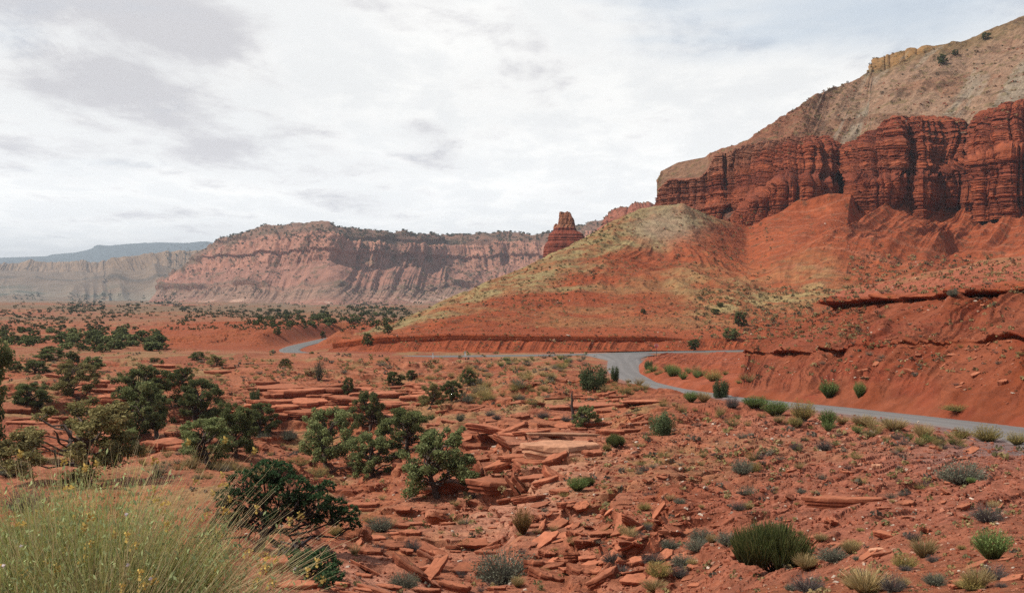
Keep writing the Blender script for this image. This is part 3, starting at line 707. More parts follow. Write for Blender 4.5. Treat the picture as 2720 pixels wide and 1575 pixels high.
    crestf = 1 - np.clip((v - np.interp(u, [980, 1190, 1440, 1560, 1700, 1815, 1900, 1990], [872, 785, 690, 635, 553, 541, 580, 615])) / np.interp(u, [980, 1300, 1560, 1740, 1860, 1950], [60, 115, 150, 175, 70, 10]), -0.3, 1)
    g_a = sm(crestf + 0.55 * gn, 0.15, 0.75) * (1 - sm(u, 1880, 1960)) * sm(t, 2.3, 3.2)
    gq_ = sm(fbm(x * .12, y * .12, z * .16, 5, .65), -.25, .15)
    c = cmix(c, (0.30, 0.225, 0.105), np.clip(g_a * 1.25, 0, 1) * (.42 + .58 * gq_))
    c = cmix(c, (0.13, 0.075, 0.040), sm(fbm(x * .3, y * .3, z * .35, 3), .3, .55) * sm(t, 2.2, 3) * .55)
    # pale grey-tan top of the hill
    top = np.exp(-(((u - 1790) / 75) ** 2 + ((v - 590) / 50) ** 2)) + 0.8 * np.exp(-(((u - 1735) / 60) ** 2 + ((v - 610) / 28) ** 2))
    c = cmix(c, (0.36, 0.27, 0.18), np.clip(top, 0, 1) * 0.8)
    # grass in the hollow (diagonal band) u 1830..2250
    cx = u - (1860 + (770 - v) * -0.9)
    hol = np.exp(-(((v - (790 + (2000 - u) * -0.04 - np.abs(u - 1930) * 0.10)) / 48) ** 2)) * sm(u, 1700, 1850) * (1 - sm(u, 2150, 2260))
    hol2 = np.exp(-(((v - (835 - (u - 1850) * 0.16)) / 16) ** 2)) * sm(u, 1780, 1880) * (1 - sm(u, 2240, 2300))
    c = cmix(c, (0.36, 0.265, 0.12), np.clip(hol * (0.55 + 0.5 * gn) + hol2 * 0.8, 0, 1) * (0.25 + 0.75 * gq_))
    fl = sm(gn, -0.1, 0.5) * sm(t, 2.2, 2.8) * (1 - sm(t, 4.2, 5.2)) * (1 - .8 * sm(u, 2150, 2280))
    c = cmix(c, (0.29, 0.19, 0.085), fl * 0.38)
    c = cmix(c, (0.30, 0.07, 0.027), (1 - sm(t, 1.9, 2.2)) * 0.8)
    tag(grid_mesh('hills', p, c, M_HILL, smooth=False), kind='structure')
build_badlands()

# ------------------------------------------------------------------ the banded red cliff and the slope above
RIMU = [1737, 1760, 1800, 1872, 1884, 1935, 2000, 2060, 2110, 2160, 2205, 2249, 2297, 2340, 2379, 2434, 2503, 2560, 2590, 2608, 2667, 2720, 3000, 3500]
RIMV = [505, 480, 470, 474, 415, 401, 380, 364, 358, 350, 355, 388, 362, 330, 304, 294, 305, 318, 328, 294, 272, 258, 235, 200]
def build_cliff():
    #       u_foot, v_foot, d_foot, d_mid(low tier top), v_mid, d_rim
    cols = [(1737, 640, 815, 500 + 60, 822, 828),   # left end (edge turning away)
            (1775, 640, 792, 560, 800, 806),
            (1860, 650, 775, 555, 783, 792),
            (1905, 650, 762, 545, 772, 790),
            (1950, 650, 750, 590, 770, 792),
            (1990, 650, 728, 560, 745, 790),
            (2040, 640, 715, 525, 732, 785),
            (2090, 630, 708, 490, 724, 780),
            (2140, 615, 706, 480, 720, 772),
            (2200, 600, 722, 490, 742, 778),
            (2249, 600, 782, 500, 794, 802),
            (2275, 625, 716, 480, 738, 772),
            (2320, 620, 702, 490, 716, 762),
            (2370, 620, 695, 480, 709, 758),
            (2409, 600, 722, 470, 734, 764),
            (2450, 615, 694, 470, 706, 756),
            (2500, 600, 722, 470, 734, 764),
            (2540, 600, 716, 455, 730, 772),
            (2588, 600, 712, 432, 735, 785),
            (2612, 590, 678, 428, 694, 742),
            (2670, 585, 668, 420, 682, 728),
            (2740, 590, 664, 420, 676, 720),
            (3000, 590, 650, 400, 662, 706), (3500, 570, 640, 380, 652, 696)]
    foot = []; mid = []; mid2 = []; rim = []; cap = []
    for (uu, vf, df, vm, dm, dr) in cols:
        vr = float(np.interp(uu, RIMU, RIMV))
        ur = uu if uu > 1745 else 1745
        foot.append((uu, vf, df)); mid.append((uu, vm, df + (dm - df) * 0.45)); mid2.append((uu, vm - 14, dm + 6))
        rim.append((ur, vr, dr)); cap.append((ur + 4, vr - 2, dr + 25))
    up = [(a[0], (b[1] * 0.45 + a[1] * 0.55), a[2] * 0.6 + b[2] * 0.4) for a, b in zip(mid2, rim)]
    keys = [foot, mid, mid2, up, rim, cap]
    p, s, t, q = loft(keys, px=1.7, rowpx=1.6, bs=7, bt=1, minrows=5)
    n = grid_normals(blur(blur(p, 0, 8), 1, 12)); n = facing(n, p); n[..., 2] *= 0.25; n /= np.linalg.norm(n, axis=2, keepdims=True)
    x, y, z = p[..., 0], p[..., 1], p[..., 2]; u, v = uv_of(p)
    w = s + 3.5 * fbm(s * 0.04, z * 0.03, 2.0, 3)
    body = 1 - sm(t, 3.85, 4.15)
    low = 1 - sm(t, 1.0, 1.9)
    def flute(q, off):
        ph = (q + off); k = np.abs(np.sin(math.pi * ph)); return k ** 0.36
    a1 = 0.55 + 0.45 * vn(s * 0.03, z * 0.02, 4.0)
    f1 = flute(w / 19.0, 0.1 + 0.25 * low); f2 = flute(w / 8.3 + 0.3 * vn(s * 0.05, z * 0.05, 1.0), 0.4)
    f3 = flute(w / 3.4 + 0.5 * vn(s * 0.2, z * 0.08, 3.0), 0.2)
    left = 1 - sm(u, 1860, 1990)
    dsp = body * ((12.5 * f1 * a1 + 5.0 * f2 + 1.5 * f3) * (1 - 0.55 * left) - 7.5)
    # strata ledges of uneven thickness
    zz = z + 1.2 * fbm(x * 0.01, y * 0.01, 1.0, 2)
    b1 = vn(zz * 0.55, 3.3, 0.5); b2 = vn(zz * 1.5, 7.7, 1.0 + s * 0.012); b3 = vn(zz * 0.17, 1.7, 0.2)
    hard = sm(b1, -0.15, 0.25)
    gr1 = 1 - sm(np.abs(vn(zz * 0.42 + 3.1, 0.4, .7)), 0.0, .09); gr2 = 1 - sm(np.abs(vn(zz * 1.25 + 1.7, 2.4, .7 + s * .004)), 0.0, .14)
    blk = _h(np.floor(s / 3.7 + 0.6 * vn(zz * .3, 1, 1)).astype(np.int64), np.floor(zz / 2.3).astype(np.int64), np.zeros(s.shape, np.int64))
    dsp = dsp + body * (0.5 * hard + 0.35 * sm(b2, -0.1, 0.15) + 1.1 * sm(b3, -0.05, 0.1) - 1.7 * gr1 - 0.8 * gr2 + 0.35 * blk)
    dsp = dsp + body * (1.2 * fbm(x * 0.12, y * 0.12, z * 0.16, 5, 0.62) + .8 * ridged(s * .35, z * .03, 6., 2))
    # solution holes
    hole = sm(fbm(s * 0.35, z * 0.35, 9.0, 2), 0.62, 0.85)
    dsp = dsp - hole * 1.4 * body
    # rounded shoulders near rim
    dsp = dsp - 5.0 * sm(t, 3.3, 4.0) ** 2 * (1 - left)
    p = p + n * dsp[..., None]
    c = np.zeros(p.shape, np.float32) + np.array((0.275, 0.070, 0.032), np.float32)
    c = cmix(c, (0.17, 0.040, 0.022), (1 - hard) * 0.6)
    c = cmix(c, (0.36, 0.098, 0.042), sm(b3, 0.0, 0.5) * 0.5)
    c = cmix(c, (0.37, 0.16, 0.10), sm(b2, 0.55, 0.8) * 0.35)
    c = cmix(c, (0.12, 0.028, 0.018), np.clip(gr1 + .6 * gr2, 0, 1) * 0.6)
    c = c * (1 + .16 * vn(zz * 2.3, .3, .3 + s * .01) + .10 * blk)[..., None]
    st = sm(fbm(s * 0.09, z * 0.012, 5.0, 3), 0.1, 0.5)
    c = cmix(c, (0.17, 0.045, 0.028), st * 0.35)
    # left upper part: paler, greyer beds below the slope
    pale = (1 - sm(u, 2060, 2200)) * sm(t, 3.05 + 0.35 * fbm(s * .03, z * .05, 3., 2), 3.7)
    c = cmix(c, (0.27, 0.125, 0.075), pale * (0.7 + 0.2 * b1))
    # grey-green stained chimney and the grey recess
    gs = np.exp(-((u - 1937) / 13) ** 2) * sm(v, 455, 490) * (1 - sm(v, 575, 600)) * 0.8 + np.exp(-((u - 2575) / 17) ** 2) * (1 - sm(v, 395, 420)) * 0.9
    c = cmix(c, (0.17, 0.115, 0.085), np.clip(gs, 0, 1))
    lf = 1 - sm(u, 1850, 1885)
    c = cmix(c, (0.25, 0.085, 0.048), lf * 0.7)
    tag(grid_mesh('cliff', p, c, M_CLIFF), kind='structure')
build_cliff()

def build_upper():
    SKU = [1742, 1762, 1800, 1850, 1874, 1882, 1935, 1965, 2000, 2040, 2065, 2132, 2201, 2260, 2283, 2305, 2316, 2338, 2366, 2434, 2503, 2571, 2640, 2708, 2760, 3000, 3500]
    SKV = [495, 452, 432, 422, 418, 408, 394, 388, 366, 342, 318, 281, 240, 220, 211, 194, 161, 157, 144, 131, 119, 106, 77, 44, 25, -60, -160]
    us = [1745, 1762, 1800, 1850, 1873, 1884, 1935, 2000, 2060, 2132, 2201, 2283, 2303, 2318, 2366, 2434, 2503, 2571, 2640, 2720, 3000, 3500]
    k0, k1, k2, k3, k4, k5 = [], [], [], [], [], []
    for uu in us:
        vs_ = float(np.interp(uu, SKU, SKV)); vr = float(np.interp(uu, [1745, 1872, 1950, 2060, 2160, 2249, 2380, 2500, 2590, 2720, 3500], [508, 482, 408, 380, 372, 402, 356, 345, 346, 300, 230]))
        dr = float(np.interp(uu, [1745, 1880, 2100, 2249, 2400, 2600, 2720, 3500], [830, 795, 780, 772, 760, 742, 728, 700]))
        H = vr - vs_
        dsk = dr + 6 + 0.85 * H
        capd = 0 if uu < 2304 else min(0.45, float(np.interp(uu, [2304, 2318, 2366, 2434, 2520, 2600], [0.16, .16, .17, .09, .05, .04])))
        k0.append((uu, vr + 8, dr + 4)); k1.append((uu, vr - 0.33 * H, dr + 2 + 0.30 * H)); k2.append((uu, vr - 0.66 * H, dr + 4 + 0.58 * H))
        k3.append((uu, vs_ + capd * H, dsk - 3 - 0.5 * capd * H)); k4.append((uu, vs_, dsk)); k5.append((uu, vs_ + 40, dsk + 160))
    p, s, t, q = loft([k0, k1, k2, k3, k4, k5], px=2.0, rowpx=1.9, bs=5, bt=1, minrows=5)
    n = grid_normals(blur(blur(p, 0, 8), 1, 14)); n = facing(n, p)
    x, y, z = p[..., 0], p[..., 1], p[..., 2]; u, v = uv_of(p)
    env = sm(t, 0.05, 0.5) * (1 - sm(t, 3.3, 3.9)); e2 = env * sm(u, 1900, 2100)
    qq = s - 0.55 * (z - 90) + 6 * fbm(s * .012, z * .008, 1., 2)
    g1 = ridged(qq / 38.0, z * 0.006, 2.0, 2); g2 = ridged(qq / 12.0, z * 0.02, 6.0, 3)
    dsp = e2 * (2.8 * g1 + 1.4 * g2) + env * 1.2 * fbm(x * .16, y * .16, z * .2, 4, .65) + env * 2.6 * fbm(x * .05, y * .05, z * .05, 4)
    beds = vn(z * 0.16, 0.3, 0.1 + s * 0.004); bm = sm(fbm(x * .02, y * .02, z * .04, 3), -0.1, 0.35)
    dsp = dsp + e2 * bm * 1.2 * sm(beds, 0.15, 0.3)
    capm = sm(t, 2.97, 3.1) * (1 - sm(t, 3.95, 4.05)) * sm(u, 2300, 2308) * (1 - sm(u, 2440, 2520))
    dsp = dsp + capm * (2.5 * np.abs(np.sin(s / 3.1 + vn(s * .2, 0, 1.))) ** .5 - 1)
    sky = sm(t, 3.3, 4.0) * (1 - sm(t, 4.0, 4.4)) * (u > 1885)
    p = p + n * dsp[..., None]
    p[..., 2] += sky * (1.0 * fbm(s * 0.15, 3.0, 1.0, 4, .6) + 0.8 * sm(vn(s * 0.12, 9.0, 4.0), 0.2, 0.4))
    c = np.zeros(p.shape, np.float32) + np.array((0.31, 0.195, 0.130), np.float32)
    n1 = fbm(x * .02, y * .02, z * .03, 4); n3 = fbm(qq * .05, z * .008, 3., 4)
    c = cmix(c, (0.27, 0.135, 0.080), sm(n1, 0, .5) * .7)
    grn = sm(n3 + 0.35 * n1 - 0.5 * sm(t, 1.4, 2.6), 0.0, .45) * sm(u, 2120, 2260) * (1 - sm(t, 2.0, 2.9))
    c = cmix(c, (0.29, 0.26, 0.20), grn * .65)
    c = cmix(c, (0.205, 0.135, 0.062), sm(t, 2.3, 3.0) * sm(u, 2250, 2350) * .8)
    c = cmix(c, (0.17, 0.080, 0.045), e2 * bm * sm(beds, .15, .3) * .6)
    c = cmix(c, (0.21, 0.105, 0.062), (1 - sm(u, 1872, 1882)) * (.65 + .3 * sm(t, 2.6, 3.2)))
    c = cmix(c, (0.34, 0.185, 0.07), capm * .7)
    c = cmix(c, (0.25, 0.105, 0.062), (1 - sm(u, 2050, 2260)) * sm(u, 1872, 1884) * .9)
    c = cmix(c, (0.13, 0.075, 0.048), sm(fbm(x * .06, y * .06, z * .22, 4, .6), .25, .45) * .6 * env)
    c = cmix(c, (0.30, 0.25, 0.19), sm(fbm(qq * .10, z * .02, 13., 4), .25, .6) * .6 * e2)
    c = cmix(c, (0.17, 0.13, 0.06), sm(fbm(x * .2, y * .2, z * .2, 3), .25, .55) * .6)
    tag(grid_mesh('mountain_slope', p, c, M_CLIFF), kind='structure')
build_upper()

# ------------------------------------------------------------------ butte behind, mesa, far cliffs, blue mountain
def build_butte():
    keys = [[(1570, 720, 1500), (1600, 720, 1440), (1650, 720, 1400), (1700, 700, 1390), (1760, 690, 1400), (1850, 680, 1450)],
            [(1585, 650, 1540), (1605, 640, 1490), (1650, 640, 1450), (1700, 640, 1440), (1760, 640, 1450), (1850, 640, 1500)],
            [(1600, 612, 1560), (1622, 585, 1510), (1655, 572, 1480), (1700, 566, 1480), (1760, 560, 1490), (1850, 560, 1520)],
            [(1612, 595, 1580), (1634, 566, 1530), (1664, 552, 1510), (1700, 548, 1500), (1760, 545, 1520), (1850, 540, 1550)],
            [(1615, 640, 1700), (1640, 640, 1700), (1670, 620, 1700), (1700, 600, 1700), (1760, 600, 1700), (1850, 600, 1700)]]
    p, s, t, q = loft(keys, px=2, rowpx=2, bs=10)
    n = grid_normals(blur(p, 1, 10)); n = facing(n, p)
    x, y, z = p[..., 0], p[..., 1], p[..., 2]
    w = s + 8 * fbm(s * .02, z * .02, 1., 2)
    env = 1 - sm(t, 3.0, 3.4)
    p = p + n * (env * (6 * np.abs(np.sin(w / 14)) ** .6 + 4 * ridged(w * .12, z * .02, 1., 3) + 2 * sm(vn(z * .3, 1, 1), 0, .3)))[..., None]
    c = np.zeros(p.shape, np.float32) + np.array((0.34, 0.13, 0.085), np.float32)
    c = cmix(c, (0.22, 0.07, 0.045), sm(ridged(w * .12, z * .02, 1., 3), -.2, .5) * -0.0 + sm(vn(z * .12, 4, 1), 0, .4) * .5)
    c = cmix(c, (0.10, 0.10, 0.055), sm(t, 2.7, 3.0) * .7)
    tag(grid_mesh('butte', p, c, M_CLIFF), kind='structure')
build_butte()

def build_mesa():
    # columns left to right: (u, v) of crest, cliff top (c1), cliff foot (c2), talus mid, base ; depths
    cols = [ # u, vcrest, vc1, vc2, vtal, vbase, dcrest
     (420, 752, 756, 764, 775, 812, 3950), (480, 712, 722, 745, 770, 815, 3850), (530, 682, 695, 730, 765, 818, 3750), (560, 655, 672, 722, 765, 820, 3650),
     (600, 636, 658, 715, 760, 822, 3500), (655, 614, 640, 708, 762, 826, 3380), (700, 601, 632, 706, 765, 830, 3300), (760, 596, 628, 706, 768, 834, 3250),
     (819, 591, 622, 700, 768, 836, 3180), (872, 587, 618, 690, 765, 838, 3120), (900, 600, 625, 695, 765, 838, 3140), (945, 604, 640, 718, 772, 838, 3190),
     (1008, 610, 648, 716, 770, 836, 3270), (1040, 622, 650, 705, 765, 834, 3330), (1110, 622, 655, 712, 765, 832, 3430), (1180, 626, 656, 705, 768, 830, 3600),
     (1249, 621, 652, 712, 765, 828, 3620), (1300, 624, 648, 712, 765, 826, 3620), (1347, 619, 645, 705, 760, 826, 3650), (1460, 620, 648, 705, 760, 826, 3600), (1527, 601, 632, 690, 750, 826, 3500),
     (1577, 593, 620, 680, 745, 826, 3400), (1640, 592, 620, 680, 745, 826, 3350), (1800, 590, 620, 680, 745, 826, 3300)]
    kc, k1, k2, kt, kb, kk = [], [], [], [], [], []
    for (u, a, b, c_, d_, e, dc) in cols:
        kc.append((u, a, dc)); k1.append((u, b, dc - 120)); k2.append((u, c_, dc - 190)); kt.append((u, d_, dc - 420)); kb.append((u - 40, e, dc - 1150)); kk.append((u, a + 12, dc + 900))
    # a mid-talus bench ledge
    kl = [(u, d_ + 8, dc - 440) for (u, a, b, c_, d_, e, dc) in cols]
    p, s, t, q = loft([kb, kl, kt, k2, k1, kc, kk], px=1.9, rowpx=1.6, bs=7, bt=1)
    n = grid_normals(blur(blur(p, 0, 6), 1, 14)); n = facing(n, p)
    x, y, z = p[..., 0], p[..., 1], p[..., 2]; u, v = uv_of(p)
    w = s + 60 * fbm(s * .004, z * .004, 1., 3)
    cl = sm(t, 2.85, 3.1) * (1 - sm(t, 4.0, 4.3)); tal = 1 - sm(t, 2.8, 3.1)
    fl = ridged(w * .012, z * .002, 1., 3); fl2 = ridged(w * .05, z * .006, 4., 3, .6)
    sh = w - 0.5 * z
    dsp = cl * (-22 * fl - 9 * fl2 + 6 + 9 * sm(vn(z * .05, 2, .5), 0, .2)) + sm(t, .2, 1) * tal * (12 * ridged(sh * .0065, t * .2, 3., 3) + 7 * ridged(sh * .03, t * .3, 7., 3) + 5 * fbm(x * .03, y * .03, z * .03, 3))
    dsp = dsp + cl * 8 * fbm(x * .02, y * .02, z * .03, 4) + sm(t, 4.0, 4.3) * (1 - sm(t, 5, 5.3)) * (14 * fbm(x * .012, y * .012, z * .02, 4) + 8 * sm(vn(z * .09, 5, .5), 0, .2))
    dsp = dsp + np.exp(-((t - 1.95) / .18) ** 2) * 16 * sm(fbm(s * .004, 1, 1., 2), -.4, .2)
    p = p + n * dsp[..., None]
    p[..., 2] += sm(t, 4.5, 5) * (2.5 * fbm(s * .02, 3., 1., 4, .65) + 3 * sm(vn(s * .012, 1., 9.), .3, .5))
    c = np.zeros(p.shape, np.float32) + np.array((0.33, 0.16, 0.115), np.float32)
    c = cmix(c, (0.47, 0.225, 0.155), cl * (0.65 + .35 * fbm(x * .01, y * .01, z * .01, 3)))
    c = cmix(c, (0.15, 0.060, 0.045), cl * sm(fbm(w * .02, z * .006, 5., 3), .15, .5) * .3)
    # right part: greener, more shaded wall
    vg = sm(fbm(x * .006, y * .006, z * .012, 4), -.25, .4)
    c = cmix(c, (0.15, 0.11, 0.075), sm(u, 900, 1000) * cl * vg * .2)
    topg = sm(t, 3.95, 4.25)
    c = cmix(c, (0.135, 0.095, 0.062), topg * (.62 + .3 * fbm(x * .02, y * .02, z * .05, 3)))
    c = cmix(c, (0.29, 0.18, 0.13), (1 - sm(t, 1.0, 2.3)) * sm(fbm(x * .003, y * .002, z * .02, 4), -.3, .3) * .8)
    c = cmix(c, (0.16, 0.12, 0.085), np.exp(-((t - 2.02) / .1) ** 2) * .6)
    # pale outcrops at the foot
    po = sm(fbm(x * .012, y * .006, 5., 3), .22, .45) * np.exp(-((v - 803) / 8) ** 2)
    c = cmix(c, (0.55, 0.36, 0.27), po * .8)
    c = cmix(c, (0.30, 0.105, 0.062), (1 - sm(t, .15, .45)) * .8)
    c = cmix(c, (0.13, 0.10, 0.06), sm(fbm(x * .03, y * .03, z * .03, 3), .32, .5) * .55)
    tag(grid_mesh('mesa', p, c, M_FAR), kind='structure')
build_mesa()

def build_far_cliffs():
    top = [(-900, 706), (-200, 702), (0, 700), (69, 696), (150, 697), (230, 696), (288, 695), (292, 686), (325, 681), (380, 676), (417, 671), (472, 667), (528, 664), (600, 655), (760, 650)]
    foot = [(-900, 735), (-200, 733), (0, 722), (69, 726), (150, 728), (230, 726), (288, 722), (292, 716), (325, 720), (380, 718), (417, 708), (472, 706), (528, 700), (600, 700), (760, 700)]
    kt = [(u, v, 7000 if u < 290 else 6200) for u, v in top]; kf = [(u, v, 6900 if u < 290 else 6100) for u, v in foot]
    km = [(u, 748, 6300 if u < 290 else 5700) for u, v in foot]; kl = [(u, 754, 6250 if u < 290 else 5650) for u, v in foot]
    kb = [(u, 800, 4600) for u, v in foot]; kq = [(u, 840, 3600) for u, v in foot]; kk = [(u, v + 4, 8200) for u, v in top]
    p, s, t, q = loft([kq, kb, kl, km, kf, kt, kk], px=2, rowpx=1.5, bs=3, bt=1)
    n = grid_normals(blur(blur(p, 0, 5), 1, 10)); n = facing(n, p)
    x, y, z = p[..., 0], p[..., 1], p[..., 2]; u, v = uv_of(p)
    cl = sm(t, 3.85, 4.1) * (1 - sm(t, 4.9, 5.1))
    w = s + 80 * fbm(s * .003, z * .003, 1., 3)
    dsp = cl * (-20 * ridged(w * .007, z * .001, 2., 3) - 16 * ridged(w * .03, z * .004, 5., 3, .6) + 10) + (1 - sm(t, 3.8, 4.1)) * sm(t, .5, 1.5) * 40 * ridged(w * .003, t * .3, 2., 3)
    dsp = dsp + np.exp(-((t - 2.9) / .15) ** 2) * 25
    p = p + n * dsp[..., None]
    p[..., 2] += (t < 1.6) * 6 * fbm(x * .004, y * .004, 4., 4)
    c = np.zeros(p.shape, np.float32) + np.array((0.21, 0.145, 0.095), np.float32)
    c = cmix(c, (0.32, 0.21, 0.13), cl * .8)
    c = cmix(c, (0.13, 0.12, 0.10), np.exp(-((t - 2.75) / .12) ** 2) * .6)
    c = cmix(c, (0.25, 0.225, 0.175), (1 - sm(t, .9, 2.)) * sm(fbm(x * .003, y * .001, 5., 4), -.1, .4) * .8)
    c = cmix(c, (0.08, 0.10, 0.07), (1 - sm(t, 1.2, 2.)) * sm(fbm(x * .008, y * .002, 9., 4), .05, .35) * .7)
    tag(grid_mesh('far_cliffs', p, c, M_FAR), kind='structure')
    top = [(-900, 692), (0, 684), (60, 682), (125, 680), (139, 675), (200, 670), (250, 666), (264, 656), (333, 648), (417, 643), (564, 646), (700, 650), (900, 660)]
    kt = [(u, v, 15000) for u, v in top]; kb = [(u, 715, 13000) for u, v in top]; kk = [(u, v + 3, 19000) for u, v in top]
    p, s, t, q = loft([kb, kt, kk], px=3, rowpx=2, bs=2)
    n = grid_normals(blur(p, 1, 10)); n = facing(n, p)
    p = p + n * (60 * ridged(s * .0012, t, 1., 3) * (t < .97))[..., None]
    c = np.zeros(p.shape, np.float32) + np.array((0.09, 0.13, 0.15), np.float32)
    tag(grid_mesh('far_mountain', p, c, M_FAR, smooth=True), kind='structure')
build_far_cliffs()
# ------------------------------------------------------------------ plant, stone and tree builders
rng = np.random.default_rng(11); rnd = random.Random(5)
class Geo:
    def __init__(self): self.v = []; self.f = []; self.c = []; self.n = 0
    def add(self, v, f, c):
        v = np.asarray(v, np.float32); f = np.asarray(f, np.int64)
        if f.shape[1] == 3: f = np.concatenate([f, f[:, 2:3]], 1)
        self.v.append(v); self.f.append(f + self.n); self.c.append(np.broadcast_to(np.asarray(c, np.float32), v.shape)); self.n += len(v)
    def mesh(self, name, mat, smooth=False):
        v = np.concatenate(self.v); f = np.concatenate(self.f); c = np.concatenate(self.c)
        me = bpy.data.meshes.new(name)
        tri = f[:, 2] == f[:, 3]
        me.vertices.add(len(v)); me.vertices.foreach_set('co', v.ravel())
        tot = np.where(tri, 3, 4); st = np.concatenate([[0], np.cumsum(tot)[:-1]])
        idx = np.concatenate([f[i, :tot[i]] for i in range(len(f))]) if tri.any() else f.ravel()
        me.loops.add(len(idx)); me.loops.foreach_set('vertex_index', idx.astype(np.int32))
        me.polygons.add(len(f)); me.polygons.foreach_set('loop_start', st.astype(np.int32))
        me.polygons.foreach_set('use_smooth', np.full(len(f), smooth))
        me.update(calc_edges=True)
        ca = me.color_attributes.new('Col', 'FLOAT_COLOR', 'POINT')
        c4 = np.ones((len(v), 4), np.float32); c4[:, :3] = np.clip(c, 0.001, 1); ca.data.foreach_set('color', c4.ravel())
        me.materials.append(mat); return me

def unit(v): return v / (np.linalg.norm(v, axis=-1, keepdims=True) + 1e-9)

def blades(g, n, r0, L, tilt, w, cb, ct, seg=3, droop=0.25, org=(0, 0, 0), lean=(0, 0), jit=0.25, Lvar=0.35, tiltp=0.6, sx=1.0, wob=0.0):
    """n thin stems from a base disc; colour runs from base cb to tip ct"""
    az = rng.uniform(0, 2 * np.pi, n); tl = tilt * rng.uniform(0, 1, n) ** tiltp
    ll = L * (1 - Lvar * rng.uniform(0, 1, n) ** 1.5) * (1 - 0.25 * (tl / (tilt + 1e-6)) ** 2)
    rr = r0 * np.sqrt(rng.uniform(0, 1, n)); a2 = az + rng.normal(0, 0.5, n)
    base = np.stack([rr * np.cos(a2) * sx, rr * np.sin(a2), np.zeros(n)], -1) + np.array(org)
    dr = np.stack([np.sin(tl) * np.cos(az) * sx + lean[0], np.sin(tl) * np.sin(az) + lean[1], np.cos(tl)], -1); dr = unit(dr)
    out = np.stack([np.cos(az), np.sin(az), np.full(n, -0.35)], -1) * droop * rng.uniform(0.2, 1, n)[:, None]
    side = unit(np.cross(dr, rng.normal(0, 1, (n, 3))))
    t = np.linspace(0, 1, seg + 1)
    pts = base[:, None] + ll[:, None, None] * (dr[:, None] * t[None, :, None] + out[:, None] * (t ** 2)[None, :, None])
    if wob: pts = pts + rng.normal(0, 1, pts.shape) * (wob * ll[:, None, None] * t[None, :, None])
    ww = w * (1 - 0.75 * t)[None, :, None] * rng.uniform(0.7, 1.3, n)[:, None, None] * side[:, None]
    v = np.stack([pts - ww / 2, pts + ww / 2], 2).reshape(n, -1, 3)
    k = (seg + 1) * 2
    fb = np.array([[2 * i, 2 * i + 1, 2 * i + 3, 2 * i + 2] for i in range(seg)])
    f = (fb[None] + (np.arange(n) * k)[:, None, None]).reshape(-1, 4)
    cb = np.array(cb); ct = np.array(ct)
    if ct.ndim == 2: ct = ct[rng.integers(0, len(ct), n)]
    else: ct = np.broadcast_to(ct, (n, 3))
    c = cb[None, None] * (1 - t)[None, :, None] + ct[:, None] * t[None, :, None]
    c = c * (1 + jit * rng.uniform(-1, 1, n))[:, None, None]
    g.add(v.reshape(-1, 3), f, np.repeat(c, 2, axis=1).reshape(-1, 3))
    return pts[:, -1]

def leaves(g, cen, size, col, jit=0.3, up=0.0, asp=1.6):
    """small quads at the given centres"""
    n = len(cen)
    a = unit(rng.normal(0, 1, (n, 3)) + np.array([0, 0, up])); b = unit(np.cross(a, rng.normal(0, 1, (n, 3))))
    s = size * rng.uniform(0.6, 1.4, n)[:, None]
    a = a * s * asp * 0.5; b = b * s * 0.5
    v = np.stack([cen - a, cen + b, cen + a, cen - b], 1).reshape(-1, 3)
    f = np.arange(n * 4).reshape(n, 4)
    c = np.broadcast_to(col, (n, 3)) * (1 + jit * rng.uniform(-1, 1, n))[:, None]
    g.add(v, f, np.repeat(c, 4, axis=0))

def tube(g, pts, rad, col, ns=6):
    pts = np.asarray(pts, float); rad = np.broadcast_to(rad, len(pts))
    t = unit(np.gradient(pts, axis=0)); ref = np.array([0.3, 0.9, 0.2])
    a = unit(np.cross(t, ref)); b = np.cross(t, a)
    th = np.linspace(0, 2 * np.pi, ns, endpoint=False)
    v = pts[:, None] + rad[:, None, None] * (a[:, None] * np.cos(th)[None, :, None] + b[:, None] * np.sin(th)[None, :, None])
    i = np.arange(len(pts) * ns).reshape(len(pts), ns)
    f = np.stack([i[:-1], np.roll(i[:-1], -1, 1), np.roll(i[1:], -1, 1), i[1:]], -1).reshape(-1, 4)
    g.add(v.reshape(-1, 3), f, col)

def branch(p0, p1, n=6, wob=0.08, sag=0.0):
    p0 = np.array(p0, float); p1 = np.array(p1, float); t = np.linspace(0, 1, n)[:, None]
    L = np.linalg.norm(p1 - p0)
    w = rng.normal(0, wob * L, (n, 3)); w[0] = 0; w[-1] = 0
    return p0 + (p1 - p0) * t + w + np.array([0, 0, 1]) * (sag * L * np.sin(t * np.pi))

